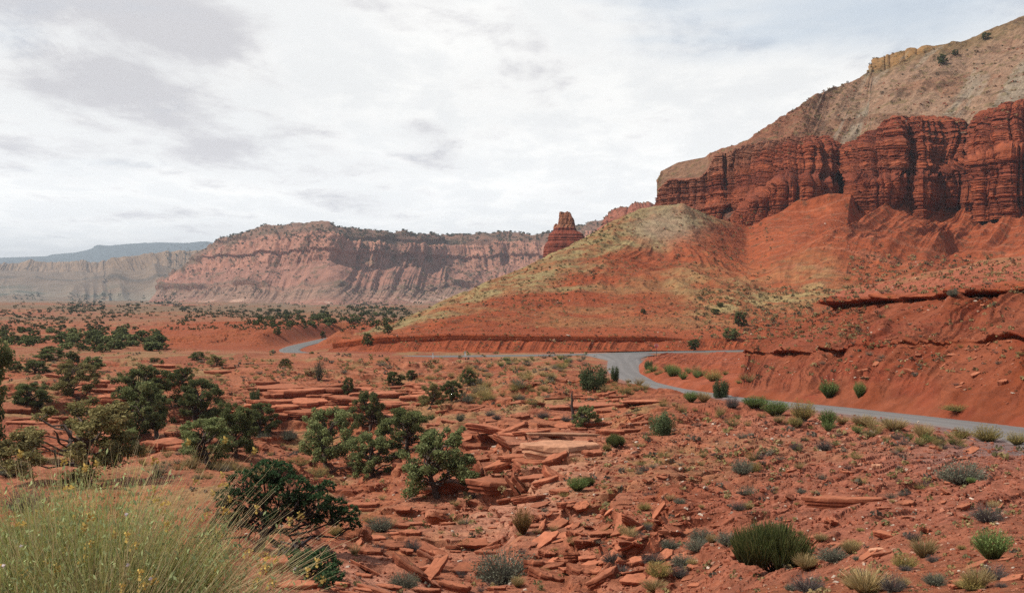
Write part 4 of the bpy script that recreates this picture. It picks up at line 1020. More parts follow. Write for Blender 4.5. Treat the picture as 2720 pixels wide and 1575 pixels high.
BARK = (0.085, 0.062, 0.050)
def tree_proto(seed, kind, nl, ls):
    """unit tree: height 1, crown about 1 wide. returns trunk mesh, crown mesh"""
    global rng
    rng = np.random.default_rng(seed)
    tg, cg = Geo(), Geo()
    dark, mid, tip = {'dark': ((.050, .058, .024), (.084, .098, .036), (.150, .165, .062)),
                      'olive': ((.095, .085, .036), (.180, .160, .062), (.28, .24, .10)),
                      'green': ((.075, .090, .036), (.145, .170, .066), (.24, .26, .11)),
                      'upright': ((.046, .066, .034), (.082, .112, .050), (.145, .180, .082))}[kind]
    cl = []
    if kind == 'upright':
        for i in range(15):
            a = rng.uniform(0, 2 * np.pi); r = 0.36 * math.sqrt(rng.uniform()); h = 0.97 - 0.75 * r - rng.uniform(0, .25)
            for k in range(4):
                cl.append((r * math.cos(a) * (0.7 + .1 * k), r * math.sin(a) * (0.7 + .1 * k), h * (0.22 + 0.23 * k), 0.15 - 0.02 * k, 1.7))
        tops = [(0, 0, .2)]
    else:
        top0 = np.array([rng.uniform(-.08, .08), rng.uniform(-.08, .08), 0.20]); top1 = top0 + [rng.uniform(-.1, .1), rng.uniform(-.1, .1), .36]
        tr = np.concatenate([branch((0, 0, -0.06), top0, 4, .05), branch(top0, top1, 4, .06)[1:]])
        tube(tg, tr, np.linspace(.050, .020, 7), BARK, 7)
        nc = 30 if kind != 'olive' else 26; asym = rng.uniform(0, 6.28)
        for i in range(nc):
            zz = .15 + .76 * ((i + rng.uniform(0, 1)) / nc) ** .85
            env = .50 * math.sqrt(max(0.04, 1 - ((zz - .46) / .52) ** 2)); a = i * 2.4 + rng.uniform(-.5, .5)
            rr = env * rng.uniform(.45, .98) * (1 + .22 * math.cos(a - asym)); e = np.array([rr * math.cos(a), rr * math.sin(a), zz])
            cr = rng.uniform(.085, .145) * (1 - .25 * zz)
            if rng.uniform() < (.10 if kind != 'olive' else .18): cr = 0
            s0 = tr[min(6, 2 + int(zz * 5))] * [1, 1, .9]
            pb = branch(s0, e, 6, .06, .03); tube(tg, pb, np.linspace(.020, .005, 6), BARK, 4)
            if cr:
                cl.append((e[0], e[1], e[2], cr, .8))
                for k in range(2):
                    q = e + rng.normal(0, .8 * cr, 3) * [1, 1, .8]; cl.append((q[0], q[1], max(.08, min(q[2], .96)), cr * .62, .85))
                    tube(tg, branch(pb[4], q, 3, .05), (.005, .004, .002), BARK, 3)
    w = np.array([c[3] ** 2 for c in cl]); w /= w.sum()
    for (cx, cy, cz, r, sq), ww in zip(cl, w):
        n = int(nl * ww) + 4
        d = unit(rng.normal(0, 1, (n, 3))); rad = r * rng.uniform(0.35, 1.0, n) ** 0.5
        lump = 1 + 0.35 * rng.uniform(-1, 1, n)
        p = np.array([cx, cy, cz]) + d * (rad * lump)[:, None] * [1, 1, sq]
        cm = mid if rng.uniform() > .25 else (dark if rng.uniform() > .4 else tip)
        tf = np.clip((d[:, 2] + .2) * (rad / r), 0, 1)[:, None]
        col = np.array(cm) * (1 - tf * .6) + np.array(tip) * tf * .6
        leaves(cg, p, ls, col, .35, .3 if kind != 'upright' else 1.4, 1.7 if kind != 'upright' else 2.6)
    return (tg.mesh('trunk', M_WOOD, True) if tg.v else None), cg.mesh('crown', M_LEAF)

def shrub_proto(seed, kind, n):
    """unit shrub: height 1, width about 1.4"""
    global rng
    rng = np.random.default_rng(seed); g = Geo()
    if kind == 'sage':
        tips = blades(g, n, .20, 1.0, 1.15, .020, (.075, .060, .055), ((.15, .155, .11), (.18, .18, .125), (.12, .13, .10), (.17, .15, .11)), 3, .15, Lvar=.45)
        k = rng.integers(0, len(tips), n * 2)
        leaves(g, tips[k] * rng.uniform(.72, 1.02, (n * 2, 1)) + rng.normal(0, .03, (n * 2, 3)), .035, np.array((.155, .165, .115)), .4, .5)
    elif kind == 'greysage':
        tips = blades(g, n, .20, 1.0, 1.2, .016, (.060, .045, .045), ((.12, .10, .095), (.14, .115, .10), (.09, .075, .075)), 3, .15, Lvar=.5)
        k = rng.integers(0, len(tips), n)
        leaves(g, tips[k] * rng.uniform(.75, 1.02, (n, 1)) + rng.normal(0, .03, (n, 3)), .03, np.array((.13, .125, .10)), .4, .5)
    elif kind == 'yellow':
        tips = blades(g, n, .22, 1.0, 1.05, .020, (.10, .085, .045), ((.27, .22, .075), (.30, .24, .09), (.21, .19, .07), (.34, .26, .085)), 3, .12, Lvar=.4)
        k = rng.integers(0, len(tips), n)
        leaves(g, tips[k] + rng.normal(0, .03, (n, 3)), .035, np.array((.34, .26, .085)), .3, .5)
    elif kind == 'green':
        tips = blades(g, n, .16, 1.0, .80, .022, (.085, .085, .035), ((.14, .20, .06), (.18, .23, .075), (.11, .17, .055)), 3, .10, Lvar=.4)
        k = rng.integers(0, len(tips), n)
        leaves(g, tips[k] * rng.uniform(.8, 1.02, (n, 1)) + rng.normal(0, .03, (n, 3)), .032, np.array((.16, .22, .07)), .3, .8, 2.4)
    elif kind == 'tuft':
        blades(g, n, .14, 1.0, .75, .022, (.18, .13, .06), ((.42, .30, .14), (.36, .26, .11), (.30, .24, .10), (.46, .35, .19)), 3, .25, Lvar=.5)
    elif kind == 'orange':
        tips = blades(g, n, .10, 1.0, .75, .016, (.10, .06, .03), ((.22, .13, .045), (.26, .15, .05), (.18, .13, .05)), 3, .05, Lvar=.4)
        k = rng.integers(0, len(tips), n)
        leaves(g, tips[k] + rng.normal(0, .04, (n, 3)), .03, np.array((.24, .14, .05)), .35, .5)
    elif kind == 'deepgreen':   # ephedra-like, dense upright
        for i in range(34):
            a = rng.uniform(0, 2 * np.pi); r = .42 * math.sqrt(rng.uniform())
            h = (0.98 - 0.9 * r ** 1.3) * rng.uniform(.78, 1.03)
            o = np.array([r * math.cos(a) * .55, r * math.sin(a) * .55, h * .10])
            blades(g, n // 12, .06, h * .72, .62, .018, (.055, .060, .028), ((.10, .125, .038), (.135, .155, .048), (.075, .098, .032), (.18, .165, .06)), 2, .10, org=o + np.array([r * math.cos(a) * .6, r * math.sin(a) * .6, h * .12]), Lvar=.3)
            tube(g, branch((0, 0, -.03), o + np.array([r * math.cos(a) * .6, r * math.sin(a) * .6, h * .3]), 4, .04), (.012, .009, .007, .004), (.09, .07, .055), 4)
    elif kind == 'bare':
        for i in range(26):
            a = rng.uniform(0, 2 * np.pi); t_ = rng.uniform(0.1, .9)
            e = np.array([math.sin(t_) * math.cos(a) * .8, math.sin(t_) * math.sin(a) * .8, math.cos(t_)]) * rng.uniform(.7, 1)
            pb = branch((0, 0, 0), e, 6, .07); tube(g, pb, np.linspace(.014, .004, 6), (.09, .075, .065), 4)
            for k in range(5):
                q = pb[rng.integers(2, 6)]; tube(g, branch(q, q + rng.normal(0, .14, 3) + [0, 0, .08], 3, .05), (.005, .004, .002), (.10, .085, .07), 3)
                leaves(g, q + rng.normal(0, .10, (n // 60, 3)), .03, np.array((.10, .105, .065)), .3)
    return g.mesh(kind, M_GRASS if kind in ('tuft', 'yellow', 'orange') else M_LEAF)

def slab_proto(seed, thick, rough=.10, N=26):
    r_ = np.random.default_rng(seed); th = np.linspace(0, 2 * np.pi, N, endpoint=False)
    k = r_.integers(4, 7); ang = np.sort(r_.uniform(0, 2 * np.pi, k)); 
    # irregular convex-ish outline from half planes
    R_ = np.full(N, 9.0)
    for j in range(k):
        a = 2 * np.pi * j / k + r_.uniform(-.35, .35); dd = r_.uniform(.34, .52)
        cs = np.cos(th - a); R_ = np.where(cs > .05, np.minimum(R_, dd / np.maximum(cs, .05)), R_)
    R_ = np.minimum(R_, .62) * (1 + .05 * r_.normal(0, 1, N))
    rings = [(.80, -.5), (.93, -.46), (.91, -.16), (.99, -.12), (.965, .14), (1.02, .18), (1.0, .44), (.965, .5), (.5, .51)]
    V = []
    for (s, h) in rings:
        jr = 1 + rough * .5 * vn(np.cos(th) * 3 + seed, np.sin(th) * 3, h * 6)
        zz = h * thick + .16 * thick * vn(np.cos(th) * 1.7 * s + seed, np.sin(th) * 1.7 * s, 3.0) + .03 * thick * r_.normal(0, 1, N)
        V.append(np.stack([R_ * s * jr * np.cos(th), R_ * s * jr * np.sin(th), zz], -1))
    V = np.concatenate(V + [np.array([[0, 0, -.5 * thick], [0, 0, .5 * thick]])])
    F_ = []
    for a in range(len(rings) - 1):
        for j in range(N):
            F_.append((a * N + j, a * N + (j + 1) % N, (a + 1) * N + (j + 1) % N, (a + 1) * N + j))
    b = len(rings) * N
    for j in range(N):
        F_.append((b, (j + 1) % N, j, j)); F_.append((b + 1, (len(rings) - 1) * N + j, (len(rings) - 1) * N + (j + 1) % N, (len(rings) - 1) * N + (j + 1) % N))
    g = Geo(); F_ = np.array(F_)
    base = np.array((.24, .070, .036)) * (1 + .15 * r_.uniform(-1, 1)) * .85; c = np.repeat(base[None], len(V), 0)
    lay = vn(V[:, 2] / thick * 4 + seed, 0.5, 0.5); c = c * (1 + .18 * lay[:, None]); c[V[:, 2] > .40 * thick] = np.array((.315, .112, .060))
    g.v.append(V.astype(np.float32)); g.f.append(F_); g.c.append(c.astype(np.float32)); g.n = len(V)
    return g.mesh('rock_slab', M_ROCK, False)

# ------------------------------------------------------------------ prototypes
T_NEAR = {'dark': [tree_proto(i, 'dark', 17000, .0185) for i in (1, 2, 3)], 'olive': [tree_proto(i, 'olive', 15000, .018) for i in (4, 5)],
          'green': [tree_proto(i, 'green', 17000, .0185) for i in (6, 7, 8)], 'upright': [tree_proto(i, 'upright', 7000, .020) for i in (9, 10)]}
T_FAR = [tree_proto(20 + i, k, 420, .10)[1] for i, k in enumerate(('dark', 'green', 'dark', 'dark'))]
for m_ in T_FAR: m_.name = 'distant_juniper'
S_ = {}
for i, k in enumerate(('sage', 'greysage', 'yellow', 'green', 'tuft', 'orange', 'deepgreen', 'bare')):
    S_[k] = [shrub_proto(40 + i * 3 + j, k, 1400 if k in ('deepgreen',) else 650) for j in range(2)]
    S_[k + '_lo'] = [shrub_proto(80 + i * 3 + j, k, 170) for j in range(2)] if k in ('sage', 'greysage', 'yellow', 'green', 'tuft') else S_[k]
SL = [slab_proto(100 + i, t) for i, t in enumerate((.10, .13, .16, .20, .25, .12, .18, .40))]

def newobj(name, me, parent=None):
    o = bpy.data.objects.new(name, me); COL.objects.link(o)
    if parent: o.parent = parent
    return o
def ground_at(u, v):
    p, n = hit(u, v)
    return p, n
def dist_scale(p): return p.y / F

def place_tree(u, v, w, h, kind, label, group=None, var=None, lean=0.0, cat='tree'):
    p, n = ground_at(u, v)
    if p is None: return
    k = dist_scale(p); tm, cm = T_NEAR[kind][(var if var is not None else rnd.randrange(9)) % len(T_NEAR[kind])]
    root = bpy.data.objects.new('juniper_tree', None); COL.objects.link(root)
    root.location = (p.x, p.y, p.z - 0.01 * h * k); root.rotation_euler = (0, lean, rnd.uniform(0, 6.28))
    root.scale = (w * k * 1.06, w * k * 1.06, h * k * 1.06)
    if tm: newobj('trunk', tm, root)
    newobj('crown', cm, root)
    tag(root, label, cat, group); return root

SHN = {'sage': 'sagebrush', 'greysage': 'grey_shrub', 'yellow': 'rabbitbrush', 'green': 'green_shrub', 'tuft': 'grass_tuft', 'orange': 'dry_shrub', 'deepgreen': 'evergreen_shrub', 'bare': 'bare_shrub'}
def place_shrub(u, v, w, h, kind, label, group=None, cat='shrub', lo=False):
    p, n = ground_at(u, v)
    if p is None: return
    k = dist_scale(p); lst = S_[kind + ('_lo' if lo else '')]
    o = newobj(SHN[kind], lst[rnd.randrange(len(lst))])
    wm = {'green': 1.25, 'tuft': 1.35, 'orange': 1.2, 'deepgreen': 1.15, 'bare': 1.4}.get(kind, 1.7)
    o.location = (p.x, p.y, p.z - .03 * h * k); o.rotation_euler = (0, 0, rnd.uniform(0, 6.28)); o.scale = (w * k / wm, w * k / wm, h * k)
    tag(o, label, cat, group); return o

def place_slab(u, v, w, label, group=None, var=None, aspect=None, rot=None, tilt=None, name='rock_slab', cat='rock', sink=.1, thick=1.0, follow=.7):
    p, n = ground_at(u, v)
    if p is None: return
    k = dist_scale(p); o = newobj(name, SL[(var if var is not None else rnd.randrange(7)) % len(SL)])
    L = w * k
    asp = aspect or rnd.uniform(.45, .9)
    nn = (Vector((0, 0, 1)) * (1 - follow) + (n if n.z > 0 else -n) * follow).normalized()
    q = nn.to_track_quat('Z', 'Y')
    e = Matrix.Rotation(rot if rot is not None else rnd.uniform(-.6, .6), 4, 'Z')
    M_ = q.to_matrix().to_4x4()
    # keep x axis roughly along world x
    xa = Vector((1, 0, 0)); xa = (xa - nn * xa.dot(nn)).normalized(); ya = nn.cross(xa)
    M_ = Matrix((xa, ya, nn)).transposed().to_4x4() @ e
    if tilt: M_ = M_ @ Matrix.Rotation(tilt, 4, 'Y')
    o.rotation_euler = M_.to_euler(); o.scale = (L, L * asp, L * thick)
    o.location = (p.x, p.y, p.z + L * (.03 - sink * .1))
    tag(o, label, cat, group); return o

# ------------------------------------------------------------------ trees one can pick out (u, v of foot, width px, height px)
TREES = [
 (-66, 1230, 180, 365, 'green', 'tall green juniper cut off by the left edge of the photo', 0),
 (193, 1050, 118, 88, 'olive', 'round olive juniper with forked trunk in front of the long rock shelf at left', 0),
 (215, 1278, 318, 205, 'olive', 'wide olive green juniper behind the tall pale bush, the largest at left', 1),
 (415, 1160, 140, 150, 'green', 'leaning green juniper with a bare curved trunk left of the gully', 1),
 (385, 1080, 150, 100, 'dark', 'dark low juniper behind the leaning green juniper', 1),
 (520, 1112, 128, 108, 'dark', 'very dark wide juniper between the leaning juniper and the gully wall', 2),
 (548, 1228, 150, 120, 'green', 'light green juniper with a straight thin trunk in front of the dark pair', 2),
 (630, 1215, 116, 138, 'dark', 'dark tall juniper right beside the light green one with thin trunk', 0),
 (693, 1152, 86, 84, 'dark', 'small dark juniper at the left end of the gully wall', 2),
 (677, 1075, 34, 50, 'upright', 'narrow oval juniper standing against the gully wall', 0),
 (480, 1030, 64, 52, 'dark', 'small dark round juniper on the flat above the rock shelf', 0),
 (78, 1087, 100, 68, 'dark', 'low juniper with short trunk near the left edge below the dark shelf', 2),
 (350, 1185, 64, 48, 'green', 'small bright green juniper beside the foot of the leaning tree', 0),
 (870, 1240, 140, 155, 'green', 'broad mid green juniper at the left of the central tree group', 1),
 (980, 1142, 90, 100, 'dark', 'dark juniper topping the central tree group', 1),
 (1078, 1197, 145, 112, 'dark', 'dark spreading juniper with short bare trunk at the right of the central tree group', 0),
 (985, 1268, 140, 122, 'green', 'rounded light green juniper at the front of the central tree group', 0),
 (1165, 1318, 190, 172, 'green', 'large lumpy green juniper beside the rock ledges in the middle', 2),
 (1248, 1303, 54, 54, 'olive', 'small grey green juniper tucked under the ledges beside the large lumpy one', 1),
 (1136, 1086, 60, 70, 'olive', 'small olive juniper with thin leaning trunk on the slabs', 0),
 (1200, 1064, 56, 54, 'dark', 'small dark round topped juniper right of the thin trunk olive one', 2),
 (1240, 1022, 38, 42, 'dark', 'narrow juniper on the flat behind the dark round topped one', 1),
 (922, 1046, 32, 42, 'dark', 'small dark juniper growing on the lip of the gully wall', 1),
 (1040, 1020, 54, 36, 'dark', 'wind bent juniper leaning left on the middle flat', 2),
 (1093, 1004, 28, 26, 'dark', 'tiny round juniper right of the wind bent one', 0),
 (757, 973, 30, 22, 'dark', 'tiny forked juniper on the red flat left of the bare bush', 1),
 (573, 968, 48, 30, 'olive', 'small grey green juniper on the red flat at left', 0),
 (520, 953, 44, 20, 'dark', 'flat topped dark juniper left of the grey green one', 1),
 (403, 930, 42, 18, 'dark', 'twin dark juniper under the low red mesa', 2),
 (222, 931, 28, 15, 'dark', 'small round dark juniper alone on the left flat', 0),
 (278, 924, 18, 12, 'dark', 'tiny round juniper right of the lone round one on the left flat', 0),
 (135, 955, 80, 30, 'dark', 'long low dark juniper clump on the left flat', 1),
 (193, 980, 38, 48, 'dark', 'upright dark juniper between two low ones on the left flat', 0),
 (250, 982, 58, 36, 'green', 'low dark green juniper right of the upright one on the left flat', 2),
 (95, 988, 78, 34, 'dark', 'low dark juniper pair above the left rock shelf', 0),
 (40, 985, 34, 26, 'dark', 'small juniper at the left edge above the rock shelf', 1),
 (408, 962, 28, 14, 'dark', 'small dark shrubby juniper on the yellow tuft flat', 2),
 (429, 965, 13, 11, 'dark', 'tiny juniper right beside the shrubby one on the yellow tuft flat', 1),
 (1578, 1030, 92, 70, 'upright', 'dense dark juniper bush at the inside of the road bend', 0),
 (1635, 1011, 30, 46, 'upright', 'narrow pointed juniper beside the dense bush at the road bend', 1),
 (1915, 1054, 54, 54, 'upright', 'dark green young juniper standing at the near edge of the road', 1),
 (1552, 1136, 66, 58, 'green', 'blue green young juniper right of the dead tree trunk', 2),
 (1762, 1154, 86, 72, 'upright', 'dark blue green juniper bush on the slope below the road', 0),
 (1028, 887, 25, 25, 'dark', 'dark oval juniper on the grassy toe of the hill, highest of three', 0),
 (973, 919, 26, 34, 'dark', 'taller oval juniper on the grassy toe of the hill, middle of three', 1),
 (912, 912, 30, 19, 'dark', 'low wide juniper on the grassy toe of the hill, leftmost of three', 2),
 (736, 890, 21, 18, 'dark', 'small juniper on the ledge above the far bend of road', 1),
 (857, 898, 14, 20, 'dark', 'thin juniper behind the top of the far road bend', 0),
 (1966, 866, 34, 38, 'dark', 'tall shadowy juniper on the grassy bench below the badlands', 2),
 (1941, 900, 44, 32, 'green', 'round dark green juniper on the bench above the highway cut', 1),
 (1903, 833, 26, 15, 'dark', 'low dark juniper higher up the grassy hollow', 0),
 (1914, 814, 18, 12, 'dark', 'tiny juniper highest in the grassy hollow', 2),
 (1843, 928, 32, 30, 'dark', 'dark juniper beside the highway right of the red sign', 0),
 (1720, 978, 28, 27, 'upright', 'small dark conifer at the inner edge of the road bend', 0),
 (1708, 834, 16, 12, 'dark', 'dark bush on the red knoll in the middle of the hill foot', 1),
 (2500, 262, 26, 22, 'dark', 'round juniper on the upper mountain slope, lowest of four', 0), (2538, 144, 18, 15, 'dark', 'juniper in a notch of the mountain skyline', 1),
 (2618, 106, 24, 20, 'dark', 'round juniper just under the mountain skyline at right', 2), (2497, 168, 17, 14, 'dark', 'small juniper under the long skyline ledge', 1),
]
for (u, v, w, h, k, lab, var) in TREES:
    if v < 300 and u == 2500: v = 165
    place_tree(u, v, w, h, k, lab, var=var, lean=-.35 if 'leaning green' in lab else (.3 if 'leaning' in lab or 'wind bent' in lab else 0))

# ------------------------------------------------------------------ shrubs one can pick out
SHR = [
 (2050, 1508, 190, 172, 'deepgreen', 'large dark green broom like bush on the right foreground slope'),
 (1342, 1548, 190, 104, 'sage', 'broad grey green shrub beside the wash at bottom centre'),
 (1535, 1302, 60, 42, 'green', 'bright green low shrub at the right end of the middle ledges'),
 (1560, 1288, 34, 34, 'deepgreen', 'darker green shrub touching the bright green one by the middle ledges'),
 (1632, 1187, 46, 48, 'deepgreen', 'round olive shrub below the young junipers'),
 (1610, 1196, 26, 24, 'yellow', 'small olive tuft at the left foot of the round olive shrub'),
 (1390, 1418, 66, 78, 'orange', 'rust coloured dry bush standing in the wash'),
 (2635, 1482, 104, 88, 'green', 'vivid light green fan shaped bush at bottom right'),
 (2555, 1280, 142, 70, 'sage', 'wide grey green sagebrush on the gravel at right'),
 (2577, 1283, 28, 18, 'green', 'small pale green tuft at the foot of the wide right sagebrush'),
 (1970, 1258, 62, 52, 'sage', 'grey green sagebrush on the slope touching a yellow one'),
 (2006, 1254, 42, 34, 'yellow', 'yellow rounded bush touching the grey green sagebrush'),
 (1120, 1350, 100, 54, 'sage', 'broad sage green shrub under the large lumpy juniper'),
 (1010, 1410, 78, 46, 'sage', 'grey green sagebrush on the thin slabs left of centre'),
 (1095, 1462, 60, 40, 'greysage', 'grey shrub left of the tilted plank of rock'),
 (1072, 1560, 90, 52, 'sage', 'sage bush with yellow fringe at bottom left of centre'),
 (895, 1422, 44, 30, 'yellow', 'green yellow low tuft on the pale slab right of the pinyon'),
 (65, 1355, 136, 74, 'greysage', 'grey purple leafless shrub at the left edge'),
 (40, 1440, 90, 60, 'deepgreen', 'dark green bush behind the pale bush at the left edge'),
 (25, 1262, 110, 50, 'sage', 'grey olive brush under the wide juniper at the left edge'),
 (2190, 1194, 52, 34, 'greysage', 'purple grey rounded shrub below the roadside, upper one'),
 (2112, 1192, 40, 26, 'greysage', 'purple grey shrub left of the upper rounded one'),
 (2640, 1538, 90, 52, 'greysage', 'twiggy grey shrub with green sprouts at bottom right'),
 (2620, 1385, 104, 60, 'greysage', 'grey brown twiggy shrub above the vivid green bush'),
 (2455, 1478, 84, 66, 'tuft', 'tall straw coloured grass clump left of the vivid green bush'),
 (2300, 1575, 150, 80, 'tuft', 'wide golden grass clump cut by the bottom edge'),
 (2370, 1570, 80, 60, 'greysage', 'dark twiggy shrub beside the golden grass at the bottom edge'),
 (2215, 1488, 110, 44, 'sage', 'low grey green shrub right of the large dark broom bush'),
 (1812, 1502, 78, 38, 'sage', 'low grey green shrub in the right wash, upper one'),
 (1750, 1532, 74, 50, 'yellow', 'green yellow bush in the right wash, middle one'),
 (1738, 1570, 84, 40, 'tuft', 'yellow grass clump at the bottom edge of the right wash'),
 (1375, 1556, 46, 34, 'tuft', 'pale grass tuft at the foot of the broad bottom centre shrub'),
 (1520, 1450, 44, 28, 'tuft', 'yellow grass tuft beside the jumbled slabs'),
 (846, 1008, 60, 56, 'bare', 'sparse twiggy bush standing on the red middle flat'),
 (2530, 784, 32, 26, 'sage', 'pale sagebrush on the rim of the upper red ledge'),
 (2200, 1052, 52, 50, 'green', 'green roadside bush on the far side of the road, left of two'), (2282, 1055, 34, 48, 'green', 'narrow green yellow bush on the far side of the road, right of two'),
 (2405, 1082, 28, 16, 'green', 'small bright green tuft at the far road edge'),
 (2005, 1082, 72, 36, 'green', 'bright green rabbitbrush at the near road edge, nearest the young juniper'),
 (2058, 1100, 74, 46, 'green', 'green rabbitbrush at the near road edge, second from the young juniper'),
 (2132, 1112, 74, 60, 'yellow', 'tall yellow green rabbitbrush at the near road edge'),
 (2108, 1130, 40, 30, 'yellow', 'yellow tuft below the tall yellow green rabbitbrush'),
 (2196, 1134, 46, 52, 'green', 'slim green bush at the near road edge before the grasses'),
 (2238, 1125, 44, 26, 'tuft', 'dry grass clump at the road edge, first of the row'), (2290, 1130, 76, 36, 'tuft', 'long dry grass clump at the road edge, second of the row'),
 (2325, 1142, 30, 26, 'green', 'small green bush between the roadside grass clumps'),
 (2372, 1143, 84, 42, 'tuft', 'tall straw grass clump at the road edge, third of the row'), (2452, 1160, 66, 48, 'tuft', 'feathery straw grass clump at the road edge, fourth of the row'),
 (2552, 1162, 58, 32, 'yellow', 'olive yellow rounded bush by the road at right'), (2622, 1168, 86, 48, 'yellow', 'large olive yellow rounded bush by the road at right'),
 (2700, 1178, 60, 38, 'yellow', 'yellow bush at the right edge by the road'), (2492, 1168, 34, 20, 'sage', 'small sage tuft between the straw clump and the olive bush'),
 (2540, 1093, 90, 20, 'yellow', 'low yellow brush along the far road edge at right'), (2600, 1100, 60, 22, 'yellow', 'rounded yellow brush at the far road edge at right'),
 (1868, 1066, 46, 34, 'tuft', 'pale grass clump left of the young roadside juniper'), (1835, 1064, 40, 32, 'green', 'pale green brush at the near road edge below the bend'),
 (1945, 1082, 44, 40, 'greysage', 'brown twiggy shrub right under the young roadside juniper'),
 (1893, 1010, 54, 34, 'yellow', 'yellow brush across the road behind the young juniper'),
 (1500, 1116, 30, 20, 'greysage', 'grey brush at the foot of the dead trunk'), (1440, 1108, 44, 22, 'greysage', 'grey dome shrub left of the dead trunk'),
 (1300, 1105, 34, 20, 'greysage', 'grey shrub on the slabs, left of two'), (1318, 1112, 30, 18, 'greysage', 'grey shrub on the slabs, right of two'),
 (1222, 1118, 26, 26, 'sage', 'sage shrub beside a thin fallen slab'), (700, 1168, 46, 26, 'sage', 'sage shrub in the shade of the gully left of the big trees'),
 (765, 1170, 50, 34, 'sage', 'grey green shrub at the foot of the gully wall'), (1255, 1322, 30, 20, 'greysage', 'grey twigs under the central ledge'),
]
for (u, v, w, h, k, lab) in SHR:
    place_shrub(u, min(v, 1600), w, h, k, lab, cat='grass' if k == 'tuft' else 'shrub')

# ------------------------------------------------------------------ scattered shrubs, one object each, by zone
def zone(n, box, kinds, wr, labels, group, asp=(.5, .8), dens=None, lo=True, seed=0, cat='shrub'):
    """n shrubs in a pixel box; bigger towards the viewer"""
    r_ = random.Random(seed); k = 0; tries = 0
    u0, v0, u1, v1 = box
    while k < n and tries < n * 40:
        tries += 1
        u = r_.uniform(u0, u1); v = r_.uniform(v0, v1)
        if dens and r_.random() > dens(u, v): continue
        p, nn = hit(u, v)
        if p is None: continue
        dn = min(math.hypot(p.x - q[0], p.y - q[1]) for q in LN[::8]); dc = min(math.hypot(p.x - q[0], p.y - q[1]) for q in LC[::8])
        if dn < W_NEAR / 2 + .6 or dc < W_CROSS / 2 + .6: continue
        kd = kinds[r_.randrange(len(kinds))]
        f = (v - v0) / max(1, v1 - v0)
        if vn(np.array([u * .018 + seed]), np.array([v * .035]), 2.0)[0] < -.15 and r_.random() < .8: continue
        w = (wr[0] + (wr[1] - wr[0]) * f) * r_.choice((.5, .7, .9, 1.0, 1.2, 1.55)) * r_.uniform(.85, 1.15)
        place_shrub(u, v, w, w * r_.uniform(*asp) * (1.3 if kd in ('green', 'tuft') else 1), kd, labels[kd], group + ': ' + SHN[kd].replace('_', ' '), cat='grass' if kd == 'tuft' else cat, lo=lo)
        k += 1
def blobd(c, r):
    return lambda u, v: sum(math.exp(-(((u - a) / ra) ** 2 + ((v - b) / rb) ** 2)) for (a, b, ra, rb) in c)
zone(150, (900, 962, 1500, 1080), ['yellow', 'yellow', 'yellow', 'sage', 'tuft'], (15, 36),
     {'yellow': 'low yellow rabbitbrush tuft on the flat between the dead trunk and the highway', 'sage': 'small sage tuft among the yellow ones between dead trunk and highway', 'tuft': 'small straw tuft among the yellow ones between dead trunk and highway'},
     'brush on the flat left of the road bend', (.45, .6), blobd([(1380, 1030, 130, 28), (1450, 985, 120, 18), (1250, 985, 160, 14), (1300, 1050, 120, 20)], 1), seed=1)
zone(80, (480, 950, 1000, 1012), ['yellow', 'yellow', 'tuft', 'sage'], (9, 19),
     {'yellow': 'tiny yellow tuft on the red flat above the gully wall', 'sage': 'tiny sage tuft on the red flat above the gully wall', 'tuft': 'tiny straw tuft on the red flat above the gully wall'},
     'brush on the red flat above the gully', (.4, .55), seed=2)
zone(34, (20, 950, 480, 985), ['yellow', 'sage'], (9, 16), {'yellow': 'small yellow tuft on the left flat among dark junipers', 'sage': 'small sage tuft on the left flat among dark junipers'}, 'brush on the left flat', (.4, .55), seed=3)
zone(44, (1690, 960, 2000, 1022), ['yellow', 'green', 'green', 'tuft'], (16, 30), {'yellow': 'yellow brush along the inner edge of the road bend', 'green': 'green brush along the inner edge of the road bend', 'tuft': 'straw grass along the inner edge of the road bend'},
     'brush lining the inside of the bend', (.5, .7), lambda u, v: math.exp(-((v - (968 + (u - 1700) * .16 + 14)) / 12) ** 2), seed=4)
zone(22, (1540, 1010, 1720, 1048), ['yellow', 'tuft', 'yellow'], (22, 34), {'yellow': 'golden brush at the foot of the dense juniper bush by the bend', 'tuft': 'straw grass at the foot of the dense juniper bush by the bend'}, 'brush below the bend junipers', (.5, .65), seed=5)
zone(24, (1440, 942, 1560, 985), ['yellow', 'sage'], (14, 24), {'yellow': 'yellow brush on the shoulder left of the road bend', 'sage': 'sage brush on the shoulder left of the road bend'}, 'brush left of the bend', (.5, .65), seed=6)
zone(80, (1650, 1090, 2460, 1330), ['sage', 'greysage', 'yellow', 'greysage', 'tuft', 'sage'], (20, 40),
     {'yellow': 'yellow tuft on the stony slope below the road', 'sage': 'sage tuft on the stony slope below the road', 'tuft': 'straw grass tuft on the stony slope below the road', 'greysage': 'dark grey tuft on the stony slope below the road'},
     'brush on the stony slope', (.4, .6), lambda u, v: 1 if v > 1075 + (u - 1700) * .12 else 0, seed=7)
zone(60, (1720, 1062, 2560, 1195), ['yellow', 'green', 'tuft', 'yellow', 'greysage'], (22, 36),
     {'yellow': 'yellow brush in the belt just below the road', 'green': 'green brush in the belt just below the road', 'tuft': 'straw grass in the belt just below the road', 'greysage': 'grey brush in the belt just below the road'},
     'brush belt below the road', (.5, .7), lambda u, v: math.exp(-((v - (1082 + (u - 1750) * .125)) / 16) ** 2), seed=8)
